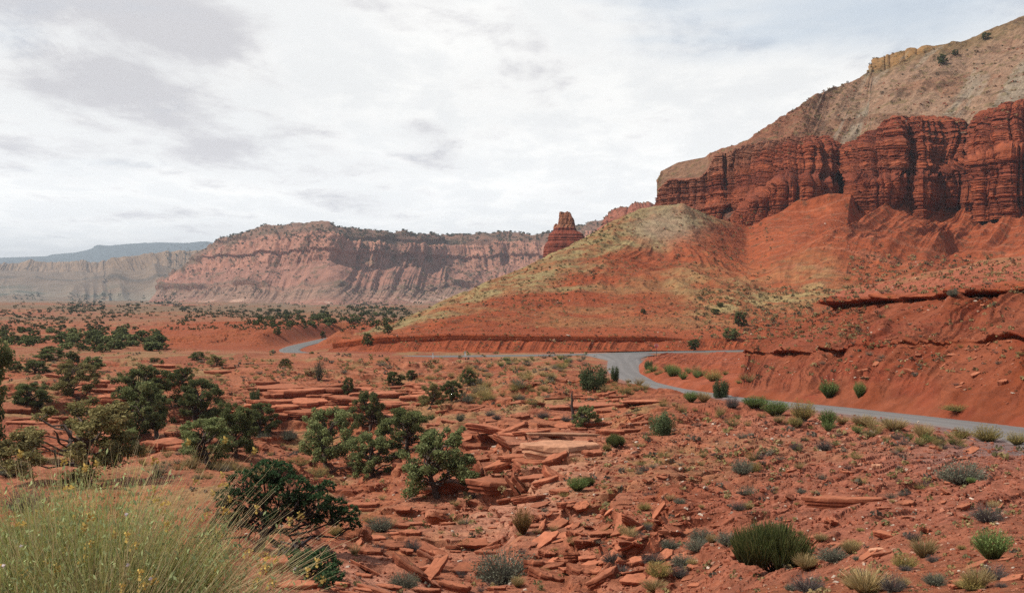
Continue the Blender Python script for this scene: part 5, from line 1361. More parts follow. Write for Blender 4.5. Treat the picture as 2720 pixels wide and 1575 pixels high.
zone(60, (1620, 1330, 2720, 1570), ['sage', 'greysage', 'tuft', 'greysage', 'tuft', 'yellow'], (34, 66),
     {'yellow': 'yellow tuft on the right foreground slope', 'sage': 'sage tuft on the right foreground slope', 'tuft': 'straw grass tuft on the right foreground slope', 'greysage': 'grey twiggy tuft on the right foreground slope'},
     'brush on the right foreground', (.4, .6), lambda u, v: .4 + .6 * (v > 1400), lo=False, seed=9)
zone(70, (250, 1195, 1000, 1320), ['yellow', 'tuft', 'sage', 'yellow'], (32, 54),
     {'yellow': 'pale yellow tuft on the ground in front of the left trees', 'sage': 'sage tuft on the ground in front of the left trees', 'tuft': 'straw tuft on the ground in front of the left trees'},
     'brush in front of the left trees', (.45, .6), blobd([(450, 1235, 130, 18), (650, 1250, 200, 22), (400, 1215, 90, 15)], 1), seed=10)
zone(60, (880, 1280, 1660, 1575), ['sage', 'greysage', 'tuft', 'yellow'], (20, 44),
     {'yellow': 'yellow tuft among the slabs of the central wash', 'sage': 'sage tuft among the slabs of the central wash', 'tuft': 'straw tuft among the slabs of the central wash', 'greysage': 'grey tuft among the slabs of the central wash'},
     'brush in the central wash', (.4, .6), seed=11)
zone(34, (700, 1180, 900, 1260), ['greysage', 'yellow', 'greysage'], (20, 34), {'greysage': 'grey tuft on the small slope behind the gully trees', 'yellow': 'yellow tuft on the small slope behind the gully trees'}, 'brush behind the gully trees', (.4, .55), seed=12)
zone(70, (2100, 700, 2720, 1060), ['sage', 'yellow', 'greysage'], (13, 22), {'sage': 'small sage tuft on the red road cut', 'yellow': 'small yellow tuft on the red road cut', 'greysage': 'small dark tuft on the red road cut'},
     'tufts on the red road cut', (.4, .55), seed=13)
zone(60, (1000, 949, 1520, 975), ['sage', 'yellow', 'green', 'yellow'], (12, 24), {'sage': 'sage tuft along the near side of the highway', 'yellow': 'yellow tuft along the near side of the highway', 'green': 'green tuft along the near side of the highway'},
     'tufts along the highway', (.4, .6), seed=14)

# ------------------------------------------------------------------ distant junipers
def far_trees():
    r_ = random.Random(77); cnt = 0; stuff = []
    zones = [((680, 818, 1050, 868), 110, (9, 15), 'dark juniper in the grove at the foot of the pink mesa', 'grove under the mesa', lambda u, v: .2 + math.exp(-(((u - 820) / 110) ** 2 + ((v - 850) / 14) ** 2)) + .7 * math.exp(-(((u - 1000) / 60) ** 2 + ((v - 822) / 8) ** 2))),
             ((0, 870, 430, 935), 130, (14, 28), 'dark juniper in the broken wooded flat at far left', 'junipers of the far left flat', lambda u, v: .35 + math.exp(-(((u - 230) / 170) ** 2 + ((v - (900)) / 14) ** 2)))]
    for (bx, n, wr, lab, grp, dens) in zones:
        k = 0
        for _ in range(n * 30):
            if k >= n: break
            u = r_.uniform(bx[0], bx[2]); v = r_.uniform(bx[1], bx[3])
            if r_.random() > dens(u, v): continue
            p, nn = hit(u, v)
            if p is None: continue
            f = (v - bx[1]) / (bx[3] - bx[1]); w = (wr[0] + (wr[1] - wr[0]) * f) * r_.uniform(.7, 1.3); kk = p.y / F
            o = newobj('distant_juniper', T_FAR[r_.randrange(4)]); o.location = (p.x, p.y, p.z - .05 * w * kk)
            o.rotation_euler = (0, 0, r_.uniform(0, 6.28)); o.scale = (w * kk * 1.25, w * kk * 1.25, w * kk * r_.uniform(.62, .9))
            tag(o, lab, 'tree', grp); k += 1
    # farther ones read as one dark stipple
    T = [np.array([v.co[:] for v in m.vertices]) for m in T_FAR]; Fs = [np.array([tuple(pl.vertices) for pl in m.polygons]) for m in T_FAR]
    def stuff_obj(name, label, cat, boxes, cols, low=True):
        g = Geo(); q = np.random.default_rng(5)
        for (bx, n, wr, dens) in boxes:
            for _ in range(n):
                u = r_.uniform(bx[0], bx[2]); v = r_.uniform(bx[1], bx[3])
                if r_.random() > dens(u, v): continue
                p, nn = hit(u, v)
                if p is None: continue
                if p.y < 500 and min(np.hypot(LN[::6, 0] - p.x, LN[::6, 1] - p.y).min() - W_NEAR / 2, np.hypot(LC[::6, 0] - p.x, LC[::6, 1] - p.y).min() - W_CROSS / 2) < .5: continue
                kk = p.y / F; w = r_.uniform(*wr) * kk
                m = 14; d = unit(q.normal(0, 1, (m, 3))) * [.5, .5, .30] * w + np.array([p.x, p.y, p.z + .24 * w])
                leaves_q(g, d, w * .42, np.array(cols[r_.randrange(len(cols))]), q)
        o = newobj(name, g.mesh(name, M_LEAF)); tag(o, label, cat, kind='stuff')
    def leaves_q(g, cen, size, col, q):
        n = len(cen); a = unit(q.normal(0, 1, (n, 3))); b = unit(np.cross(a, q.normal(0, 1, (n, 3)))); s = size
        v = np.stack([cen - a * s * .6, cen + b * s * .5, cen + a * s * .6, cen - b * s * .5], 1).reshape(-1, 3)
        g.add(v, np.arange(n * 4).reshape(n, 4), np.repeat(np.broadcast_to(col, (n, 3)) * (1 + .3 * q.uniform(-1, 1, n))[:, None], 4, 0))
    gm = [(.055, .065, .030), (.045, .058, .028), (.08, .078, .036)]
    nz = lambda sc, th: (lambda u, v: 1 if vn(np.array([u * sc]), np.array([v * sc * 3]), 3.0)[0] > th else .12)
    stuff_obj('distant_trees', 'dark stipple of far junipers on the plain and mesa slopes', 'trees',
      [((0, 806, 1150, 875), 2300, (4, 10), nz(.02, .0)), ((440, 640, 1600, 815), 1500, (3, 6.5), nz(.015, .05)), ((0, 780, 500, 830), 500, (4, 8), nz(.02, .1)), ((560, 590, 1640, 640), 900, (4, 7), lambda u, v: .8)], gm)
    ks = [(.17, .13, .06), (.09, .075, .045), (.22, .17, .08), (.14, .07, .04), (.28, .21, .10)]
    stuff_obj('hill_scrub', 'speckled scrub and tufts covering the red hills', 'scrub',
      [((950, 560, 2050, 930), 3000, (2, 7), lambda u, v: .25 + .75 * (vn(np.array([u * .012]), np.array([v * .02]), 1.0)[0] > -.1)), ((1850, 760, 2300, 900), 800, (4, 11), lambda u, v: .9),
       ((2050, 120, 2720, 360), 600, (3, 8), lambda u, v: .5), ((1880, 340, 2300, 420), 120, (3, 6), lambda u, v: .5), ((2250, 680, 2720, 780), 450, (5, 12), lambda u, v: .8), ((1970, 800, 2720, 1080), 420, (6, 14), lambda u, v: .7)], ks)
    stuff_obj('ground_scrub', 'sparse low tufts and weeds over the red flats', 'scrub',
      [((0, 935, 1700, 1110), 1500, (5, 13), nz(.02, -.1)), ((1600, 1090, 2720, 1575), 900, (9, 22), nz(.012, .0)), ((300, 1200, 1650, 1575), 500, (9, 20), nz(.012, .1))], [(.24, .19, .08), (.17, .15, .07), (.12, .10, .075), (.28, .21, .10)])
far_trees()

# ------------------------------------------------------------------ rocks
HR = [
 (2255, 1338, 190, 3, .30, -.18, None, 'long thick red slab lying tilted on the right slope', .05, .75),
 (1150, 1530, 110, 1, .34, 1.05, -.75, 'long orange brown plank of rock leaning up left of the bottom centre shrub', -.9, 1.0),
 (1690, 1405, 118, 2, .38, .75, .55, 'long tilted red slab pointing up the slope among the jumbled slabs', -.3, .9),
 (1660, 1440, 80, 1, .40, .7, .5, 'second tilted slab just below the long tilted one', -.2, 1.0),
 (1660, 1500, 74, 5, .36, .8, .6, 'narrow standing sliver of rock below the jumbled slabs', -.2, 1.2),
 (1600, 1415, 84, 0, .55, .1, None, 'flat slab with shadowed edge left of the long tilted slab', .0, 1.3),
 (1598, 1440, 88, 3, .45, .1, None, 'lower flat slab of the stack left of the long tilted slab', .0, .9),
 (1485, 1166, 190, 0, .16, .02, None, 'pale cream topped rock ledge in the middle of the picture', -.4, .35),
 (1490, 1200, 190, 2, .60, .03, None, 'thick overhanging brown ledge just below the cream topped one', -.1, 1.3),
 (1574, 1210, 62, 7, .7, .3, None, 'brown rounded block at the right end of the overhanging ledge', -.1, 1.0),
 (1340, 1302, 170, 3, .7, .15, None, 'broad overhanging rock shelf with a dark hollow under its edge', -.25, 1.0),
 (1400, 1330, 90, 2, .55, .5, .3, 'pale smooth tilted block right of the dark hollow', -.2, 1.1),
 (1275, 1170, 120, 4, .6, -.1, None, 'rounded brown ledge with dark gap right of the large lumpy juniper', -.1, 1.0),
 (1320, 1150, 160, 1, .5, .05, None, 'thin curved rim of rock above the shallow alcove', .0, .9),
 (1430, 1275, 110, 0, .5, .12, None, 'thin layered ledge with a shadow line under the alcove', .0, 1.1),
 (2712, 1278, 44, 7, .8, .2, None, 'rounded pink boulder at the right edge of the photo', .0, 1.3),
 (2213, 1388, 34, 7, .9, .3, .4, 'square red block on the right slope below the long thick slab', .0, 1.3),
 (2462, 1412, 62, 6, .6, .6, .5, 'pale pink angular slab propped up above the straw grass clump', -.2, 1.0),
 (2330, 1462, 50, 5, .5, .1, None, 'white topped flat stone on the right slope', .0, 1.2),
 (2325, 1238, 26, 7, .8, .0, None, 'yellow tan stone among the rubble below the road', .0, 1.0),
 (735, 1512, 110, 7, .8, .2, None, 'pale pink boulder under the branches of the dark pinyon', .0, 1.2),
 (800, 1560, 120, 3, .6, .1, None, 'low pink boulder under the lowest pinyon branch', .0, .9),
 (2290, 988, 32, 7, .8, .1, None, 'square orange block that fell below the lower red ledge', .0, 1.3),
 (2292, 1000, 30, 5, .5, .1, None, 'thin plate lying below the square orange block', .0, 1.0),
 (2042, 862, 26, 3, .5, .1, None, 'dark jutting rock on the left brow of the red road cut', -.2, 1.2),
 (1545, 1085, 210, 0, .35, .02, None, 'long straight rock shelf with black shadow below the bend junipers', -.05, .5),
 (1700, 1068, 110, 0, .4, .0, None, 'thin rock shelf continuing right of the long straight one', -.05, .6),
 (915, 1120, 40, 7, .8, .0, None, 'orange boulder showing between the central trees', .0, 1.0),
 (240, 1040, 34, 7, .8, .0, None, 'rounded pinkish boulder beside the olive forked juniper', .0, 1.0),
 (740, 1035, 120, 0, .5, .0, None, 'upper lip slab of the gully wall, left one', -.1, .9), (880, 1042, 150, 2, .5, .05, None, 'upper lip slab of the gully wall, widest one', -.1, .8),
 (1000, 1052, 120, 1, .5, .0, None, 'upper lip slab of the gully wall, right one', -.1, .9), (800, 1048, 140, 3, .5, .02, None, 'second layer slab under the lip of the gully wall', -.1, .7),
 (950, 1068, 120, 3, .5, -.02, None, 'third layer slab right of the overhang in the gully wall', -.1, .7),
 (960, 1345, 90, 3, .35, -.15, None, 'red rock edge under the front of the central tree group', .0, .8),
 (985, 1428, 80, 2, .5, -.1, None, 'red flat boulder on pale slickrock right of the pinyon', .0, 1.0),
 (1090, 1395, 60, 0, .4, -.2, None, 'thin dark edged slab left of the sagebrush on slabs', .0, 1.2),
]
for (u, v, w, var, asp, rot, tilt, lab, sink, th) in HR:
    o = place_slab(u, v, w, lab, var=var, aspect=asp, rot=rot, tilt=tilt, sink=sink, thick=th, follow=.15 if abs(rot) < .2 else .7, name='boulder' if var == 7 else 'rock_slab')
    if o and 'cream' in lab or o and 'white topped' in lab or o and 'yellow tan' in lab:
        me = o.data.copy(); o.data = me
        for d_ in me.color_attributes['Col'].data: d_.color = (.40, .20, .12, 1)

def slab_zone(n, box, wr, label, group, seed, dens=None, rot=(-.5, .5), tilt=(0, 0), asp=(.35, .8), thick=(.8, 1.3), follow=.7):
    r_ = random.Random(seed); k = 0
    for _ in range(n * 30):
        if k >= n: break
        u = r_.uniform(box[0], box[2]); v = r_.uniform(box[1], box[3])
        if dens and r_.random() > dens(u, v): continue
        p, nn = hit(u, v)
        if p is None: continue
        if min(math.hypot(p.x - q[0], p.y - q[1]) for q in LN[::8]) < W_NEAR / 2 + 1: continue
        f = (v - box[1]) / (box[3] - box[1]); w = (wr[0] + (wr[1] - wr[0]) * f) * r_.uniform(.5, 1.5)
        place_slab(u, v, w, label, group, var=r_.randrange(7), aspect=r_.uniform(*asp), rot=r_.uniform(*rot), tilt=r_.uniform(*tilt) or None, thick=r_.uniform(*thick), follow=follow, sink=r_.uniform(-.1, .2)); k += 1
slab_zone(90, (1420, 1330, 1780, 1540), (40, 78), 'red slab in the jumble of broken slabs right of the wash', 'jumbled slabs right of the wash', 1, rot=(.2, 1.0), tilt=(-.5, .5))
slab_zone(70, (880, 1350, 1330, 1575), (40, 90), 'thin flat red slab on the left side of the wash', 'flat slabs left of the wash', 2, rot=(-.4, .1), asp=(.3, .6))
slab_zone(90, (1700, 1180, 2700, 1560), (24, 60), 'tilted red slab fragment on the right rubble slope', 'slab fragments on the right slope', 3, rot=(.1, .7), tilt=(-.2, .3))
slab_zone(60, (1150, 1060, 1520, 1330), (50, 110), 'layered brown slab of the central ledges', 'slabs of the central ledges', 4, rot=(-.2, .3), asp=(.4, .7))
slab_zone(60, (650, 1015, 1200, 1110), (46, 100), 'horizontal red slab in the gully wall layers', 'slabs of the gully wall', 5, rot=(-.1, .1), asp=(.4, .7), follow=.1)
slab_zone(50, (0, 970, 620, 1200), (46, 110), 'long flat slab in the left rock shelves', 'slabs of the left rock shelves', 6, rot=(-.1, .1), asp=(.3, .6), follow=.2)
slab_zone(30, (1450, 1040, 1700, 1150), (30, 60), 'low flat slab around the dead trunk', 'slabs around the dead trunk', 7, rot=(-.1, .1), asp=(.3, .5), follow=.3)

slab_zone(44, (1990, 800, 2700, 1085), (10, 26), 'small angular rock on the red road cut', 'rocks on the red road cut', 8, rot=(-.6, .6), asp=(.5, .9), thick=(1.0, 2.2))

def stones():
    r_ = np.random.default_rng(3)
    zones = [(11000, (1560, 1100, 2760, 1575), (2.2, 10)), (4200, (700, 1180, 1700, 1575), (2.5, 10)), (1500, (100, 1180, 1000, 1500), (2.2, 7)), (1600, (200, 960, 1700, 1180), (1.8, 6)),
             (1500, (2020, 790, 2760, 1095), (2, 7)), (1400, (1050, 560, 2000, 930), (1.5, 6)), (500, (2280, 690, 2740, 770), (2, 6)), (700, (2050, 100, 2740, 360), (1.6, 5)), (200, (1700, 945, 2000, 1015), (1.8, 5)), (350, (2180, 560, 2350, 760), (1.5, 5))]
    cube = np.array([(x, y, z) for x in (-.5, .5) for y in (-.5, .5) for z in (-.5, .5)], float); cf = np.array([(0, 1, 3, 2), (4, 6, 7, 5), (0, 4, 5, 1), (2, 3, 7, 6), (0, 2, 6, 4), (1, 5, 7, 3)])
    g = Geo(); pal = np.array([(.22, .062, .032), (.28, .088, .048), (.32, .125, .075), (.15, .042, .025), (.38, .21, .14), (.48, .38, .30)])
    for (n, bx, wr) in zones:
        for _ in range(n):
            u = r_.uniform(bx[0], bx[2]); v = r_.uniform(bx[1], bx[3]); p, nn = hit(u, v)
            if p is None or p.y > 900: continue
            if p.y < 300 and p.x > 10 and np.hypot(LN[::6, 0] - p.x, LN[::6, 1] - p.y).min() < W_NEAR / 2 + .3: continue
            w = (wr[0] + (wr[1] - wr[0]) * r_.uniform() ** 2.6) * p.y / F
            c = cube * (1 + r_.uniform(-.35, .35, (8, 3))) * [r_.uniform(.8, 1.9), r_.uniform(.6, 1.2), r_.uniform(.25, .7)] * w
            c[cube[:, 2] > 0, :2] *= .75
            a = r_.uniform(0, 6.28); ca, sa = math.cos(a), math.sin(a); c = c @ np.array([[ca, sa, 0], [-sa, ca, 0], [0, 0, 1]])
            b = r_.uniform(-.5, .5); cb, sb = math.cos(b), math.sin(b); c = c @ np.array([[cb, 0, sb], [0, 1, 0], [-sb, 0, cb]])
            c += np.array([p.x, p.y, p.z + .1 * w])
            col = pal[r_.choice(6, p=(.28, .27, .2, .14, .08, .03))]
            g.add(c, cf, col)
    o = newobj('loose_stones', g.mesh('loose_stones', M_ROCK)); tag(o, 'loose red stones and rubble strewn over the slopes', 'stones', kind='stuff')
stones()

# ------------------------------------------------------------------ chimney rock
def spire():
    global rng
    d0 = 1000.0; k = d0 / F
    prof = [(645 + 75, 1446, 1585), (694, 1447, 1580), (655, 1450, 1572), (644, 1458, 1566), (636, 1459, 1553), (628, 1461, 1549), (622, 1464, 1543), (617, 1470, 1536), (612, 1473, 1528),
            (607, 1474, 1527), (602, 1478, 1526), (596, 1485, 1526), (588, 1486, 1523), (578, 1487, 1520), (569, 1487, 1517), (565.5, 1489, 1514)]
    prof = prof[::-1]
    vv = np.arange(565.5, 720, 1.1); l = np.interp(vv, [p[0] for p in prof], [p[1] for p in prof]); r = np.interp(vv, [p[0] for p in prof], [p[2] for p in prof])
    th = np.linspace(0, 2 * np.pi, 120)
    base = np.array(P(1515, 720, d0)); nr = len(vv)
    V = np.zeros((nr + 3, 120, 3)); C = np.zeros((nr + 3, 120, 3), np.float32)
    for i, v in enumerate(vv):
        cx = ((l[i] + r[i]) / 2 - CU) * k; rx = (r[i] - l[i]) / 2 * k; z = (CV - v) * k
        ct, st = np.cos(th), np.sin(th)
        sq = (np.abs(ct) ** 4 + np.abs(st) ** 4) ** -.25
        q = (ct * 2.2 + 11, st * 2.2)
        bed = sm(vn(z * 1.15 + 7, 0.2, .4), -.2, .15) * (1 if v > 605 else .35) + .5 * sm(vn(z * 2.6, 1.2, .4), -.2, .15)
        disp = 1 + ((.55 if v > 606 else .2) * (bed - .7) + 1.0 * fbm(q[0] * 1.3, q[1] * 1.3, z * .13, 4) + .7 * vn(q[0] * 3, q[1] * 3, z * .3)) / max(rx, 6)
        R_ = sq * disp
        V[i + 3] = np.stack([cx + rx * R_ * ct, d0 + rx * 1.15 * R_ * st, np.full(120, z) + .8 * vn(q[0] * 2, q[1] * 2, z * .2) * (v < 575) * 1.6], -1)
        c = np.array((.21, .052, .030)) * (1 if v > 606 else 1.35); c = c * (.75 + .35 * bed)
        if v < 606: c = np.array((.34, .14, .075)) * (.85 + .3 * vn(np.array([z * .4]), .1, .1)[0])
        C[i + 3] = c
    for j, s in enumerate((.1, .5, .85)):
        V[j] = V[3].mean(0) + (V[3] - V[3].mean(0)) * s + [0, 0, .3 * (1 - s)]; C[j] = C[3]
    V[..., 0] = (V[..., 0] - base[0]) * 1.06 + base[0]
    V = V - base
    root = bpy.data.objects.new('rock_spire', None); COL.objects.link(root); root.location = base
    a = grid_mesh('pedestal', V[::-1][: len(vv) - int((606 - 565.5) / 1.1) + 1], C[::-1][: len(vv) - int((606 - 565.5) / 1.1) + 1], M_CLIFF, parent=root, do_splat=False)
    b = grid_mesh('pinnacle', V[::-1][len(vv) - int((606 - 565.5) / 1.1):], C[::-1][len(vv) - int((606 - 565.5) / 1.1):], M_CLIFF, parent=root, do_splat=False)
    # small knob on the left shoulder
    g = Geo(); t = np.linspace(0, np.pi, 9); ph = np.linspace(0, 2 * np.pi, 14)
    T_, PH = np.meshgrid(t, ph, indexing='ij'); r3 = 2.2 * (1 + .25 * vn(np.cos(PH) * 2, np.sin(PH) * 2, T_))
    pv = np.stack([r3 * np.sin(T_) * np.cos(PH), r3 * np.sin(T_) * np.sin(PH), 1.6 * r3 * np.cos(T_)], -1) + (np.array(P(1476, 606, d0)) - base)
    grid_mesh('knob', pv[::-1], np.zeros(pv.shape, np.float32) + np.array((.34, .14, .075), np.float32), M_CLIFF, parent=root, do_splat=False)
    tag(root, 'tall red chimney shaped rock tower on a banded pedestal behind the hill', 'rock tower')
spire()
def knob():
    g = Geo()
    p, n = hit(1399, 716)
    if p is None: return
    k = p.y / F; t = np.linspace(0, 1, 10); tube(g, np.stack([0 * t, 0 * t, t * 14 * k - 1], -1), np.array([4, 4.5, 4, 3.6, 4, 4.2, 3.8, 3.2, 2.2, .6]) * k, (.30, .12, .06), 9)
    o = newobj('rock_pillar', g.mesh('rock_pillar', M_ROCK)); o.location = p; tag(o, 'tiny orange rock knob standing on the hill crest left of the tower', 'rock')
knob()

# ------------------------------------------------------------------ dead trunk, road posts, stop sign
def snag():
    global rng
    rng = np.random.default_rng(4)
    p, n = hit(1521, 1112); k = p.y / F
    root = bpy.data.objects.new('dead_tree', None); COL.objects.link(root); root.location = p
    def q(u, v, dy=0): return np.array([(u - 1521) * k, dy * k, (1112 - v) * k])
    g = Geo(); W = (.055, .040, .034)
    tube(g, [q(1521, 1118), q(1522, 1105), q(1521, 1090), q(1518, 1075), q(1519, 1060), q(1518, 1046), q(1520, 1034)], np.array([7, 5, 4.2, 3.6, 3.0, 2.4, .8]) * k, W, 8)
    newobj('trunk', g.mesh('trunk', M_WOOD), root)
    for pts, r in (([(1519, 1078), (1510, 1074, 3), (1500, 1072, 5)], 1.6), ([(1519, 1064), (1526, 1056, -3), (1529, 1048, -4)], 1.3), ([(1520, 1076), (1506, 1067, -2), (1502, 1066, -2)], 1.3), ([(1521, 1098), (1529, 1094, 3), (1531, 1086, 2)], 1.2), ([(1520, 1108), (1508, 1112, 3), (1500, 1115, 2)], 2.4)):
        g = Geo(); tube(g, [q(*x) for x in pts], np.array([r, r * .7, r * .35]) * k, W, 5); newobj('branch', g.mesh('branch', M_WOOD), root)
    tag(root, 'black dead tree trunk with stub branches on the red flat', 'dead tree')
snag()
def box_mesh(name, sx, sy, sz, mat, col=(.6, .6, .6), z0=0, bev=.1):
    g = Geo(); x, y = sx / 2, sy / 2; i = bev * min(sx, sy)
    rings = [(x, y, z0), (x, y, z0 + sz * .96), (x - i, y - i, z0 + sz)]
    V = []
    for (a, b, z) in rings: V += [(-a, -b, z), (a, -b, z), (a, b, z), (-a, b, z)]
    Fc = []
    for r_ in range(2):
        for j in range(4): Fc.append((r_ * 4 + j, r_ * 4 + (j + 1) % 4, r_ * 4 + 4 + (j + 1) % 4, r_ * 4 + 4 + j))
    Fc.append((8, 9, 10, 11)); Fc.append((3, 2, 1, 0))
    g.add(np.array(V), np.array(Fc), col); return g.mesh(name, mat)
M_REFL = flat_mat('reflector_grey', (.25, .25, .25)); M_RED = flat_mat('sign_red', (.45, .015, .02), .5); M_STEEL = flat_mat('post_metal', (.10, .09, .09))
for (u, v, lab) in ((1148, 951.5, 'white roadside marker post on the near side of the highway, left of two'), (1235, 947, 'paler white roadside marker post on the near side of the highway, right of two')):
    p, n = hit(u, v); k = p.y / F
    root = bpy.data.objects.new('marker_post', None); COL.objects.link(root); root.location = p
    newobj('post', box_mesh('post', 3.2 * k, 1.2 * k, 17 * k, M_WHITE, z0=-.2), root)
    r_ = newobj('reflector', box_mesh('reflector', 2.4 * k, .3 * k, 3 * k, M_REFL), root); r_.location = (0, -.85 * k, 11.5 * k)
    tag(root, lab, 'marker post')
def stop_sign():
    p, n = hit(1743, 947); 
    d = p.y; k = d / F
    root = bpy.data.objects.new('stop_sign', None); COL.objects.link(root); root.location = p
    H = 34 * k
    newobj('post', box_mesh('post', .09, .06, H, M_STEEL, z0=-.2), root)
    def octa(name, r, y, t, mat):
        g = Geo(); a = [R(22.5 + 45 * i) for i in range(8)]
        V = [(r * math.cos(x), y, r * math.sin(x)) for x in a] + [(r * math.cos(x), y + t, r * math.sin(x)) for x in a] + [(0, y, 0), (0, y + t, 0)]
        Fc = [(i, (i + 1) % 8, 8 + (i + 1) % 8, 8 + i) for i in range(8)] + [(16, i, (i + 1) % 8, (i + 1) % 8) for i in range(8)] + [(17, 8 + (i + 1) % 8, 8 + i, 8 + i) for i in range(8)]
        g.add(np.array(V), np.array(Fc), (.5, .5, .5)); return g.mesh(name, mat)
    rr = 5.6 * k
    b = newobj('sign_border', octa('sign_border', rr, -.050, .012, M_WHITE), root); b.location = (0, 0, H - rr * .8)
    f = newobj('sign_face', octa('sign_face', rr * .92, -.058, .010, M_RED), root); f.location = (0, 0, H - rr * .8)
    cu = bpy.data.curves.new('lettering', 'FONT'); cu.body = 'STOP'; cu.size = rr * .78; cu.align_x = 'CENTER'; cu.align_y = 'CENTER'; cu.extrude = .003
    cu.materials.append(M_WHITE)
    tmp = bpy.data.objects.new('tmp', cu); COL.objects.link(tmp)
    dg = bpy.context.evaluated_depsgraph_get(); me = bpy.data.meshes.new_from_object(tmp.evaluated_get(dg)); bpy.data.objects.remove(tmp)
    t = newobj('lettering', me, f); t.rotation_euler = (R(90), 0, 0); t.location = (0, -.064, 0)
    tag(root, 'red octagonal stop sign on a thin post beside the highway junction', 'road sign')
stop_sign()

# ------------------------------------------------------------------ foreground pinyon
def pinyon():
    global rng
    rng = np.random.default_rng(9)
    p, n = hit(690, 1462); d = p.y; k = d / F
    U0, V0 = 690, CV - p.z / d * F
    root = bpy.data.objects.new('pinyon_tree', None); COL.objects.link(root); root.location = p
    def q(u, v, dy=0): return np.array([(u - U0) * k, dy * k, (V0 - v) * k])
    W = (.040, .030, .028); tg = Geo()
    main = [q(672, 1490, 0), q(688, 1450, 0), q(702, 1420, 4), q(700, 1395, 6), q(690, 1365, 8)]
    tube(tg, main, np.array([15, 12, 10, 8, 6]) * k, W, 8)
    cl = []
    spec = [(640, 1290, 46), (695, 1258, 42), (735, 1262, 40), (775, 1295, 44), (700, 1305, 46), (655, 1335, 40), (612, 1315, 34), (605, 1360, 36), (590, 1400, 38), (560, 1430, 36), (640, 1385, 34), (740, 1325, 40),
            (815, 1315, 34), (850, 1330, 34), (885, 1345, 32), (925, 1362, 26), (952, 1305, 0), (900, 1375, 24), (860, 1362, 28), (935, 1398, 16), (800, 1345, 34), (765, 1355, 30), (830, 1385, 20), (870, 1290, 18), (725, 1375, 24)]
    for (u, v, r) in spec:
        if r == 0: continue
        dy = rng.uniform(-34, 34); e = q(u, v + r * .25, dy)
        s = main[rng.integers(2, 5)]; pb = branch(s, e, 7, .05, -.06); tube(tg, pb, np.linspace(4.5, 1.6, 7) * k, W, 5)
        cl.append((pb, q(u, v, dy), r * k))
    low0 = q(715, 1432, 0); lw = [low0, q(745, 1450, -5), q(775, 1462, -6), q(800, 1472, -8)]; tube(tg, lw, np.array([8, 7, 6, 4]) * k, W, 6)
    for (u, v, r) in [(790, 1460, 26), (825, 1475, 26), (845, 1500, 26), (870, 1505, 22), (885, 1530, 20), (825, 1520, 24), (805, 1500, 26), (860, 1545, 16), (780, 1490, 18)]:
        p2, _n = hit(u, v + 16); e = np.array(p2 - p) + [0, 0, .9 * r * k]
        pb = branch(lw[rng.integers(1, 4)], e, 6, .05); tube(tg, pb, np.linspace(4, 1.4, 6) * k, W, 4); cl.append((pb, e, r * k * 1.1))
    # bare twigs hanging under the crown
    for i in range(46):
        s = cl[rng.integers(0, len(cl))][0][rng.integers(2, 6)]; e = s + np.array([rng.uniform(-20, 34), rng.uniform(-20, 20), rng.uniform(-60, -10)]) * k
        tube(tg, branch(s, e, 5, .09), np.linspace(1.6, .5, 5) * k, W, 4)
    newobj('trunk', tg.mesh('trunk', M_WOOD, True), root)
    cg = Geo()
    for (pb, c, r) in cl:
        nt_ = int(26 * (r / (30 * k)) ** 2) + 12
        dr = unit(rng.normal(0, 1, (nt_, 3)) + [0, 0, .35]); cen = c + dr * (r * rng.uniform(.45, 1.05, nt_) ** .5)[:, None] * [1.1, 1.1, .75]
        for j in range(nt_):
            if rng.uniform() < .6: tube(cg, branch(pb[-2], cen[j], 3, .08), np.array([1.0, .7, .45]) * k, (.05, .038, .03), 3)
        m = 16; nd_ = unit(rng.normal(0, 1, (nt_, m, 3)) + dr[:, None] * 1.1 + [0, 0, .5]); L = 8.5 * k * rng.uniform(.7, 1.2, (nt_, m, 1))
        side = unit(np.cross(nd_, rng.normal(0, 1, (nt_, m, 3)))) * (1.7 * k)
        b0 = cen[:, None] - nd_ * L * .15; e0 = cen[:, None] + nd_ * L
        v = np.stack([b0 - side, b0 + side, e0 + side * .6, e0 - side * .6], 2).reshape(-1, 3)
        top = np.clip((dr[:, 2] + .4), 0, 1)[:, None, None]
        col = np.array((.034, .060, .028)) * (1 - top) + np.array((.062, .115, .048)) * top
        col = np.repeat(np.broadcast_to(col, (nt_, m, 3)) * rng.uniform(.7, 1.3, (nt_, m, 1)), 4, axis=1).reshape(-1, 3)
        cg.add(v, np.arange(len(v)).reshape(-1, 4), col)
    newobj('crown', cg.mesh('crown', M_LEAF), root)
    tag(root, 'dark green wind swept pinyon with a low drooping branch behind the pale bush', 'tree')
pinyon()

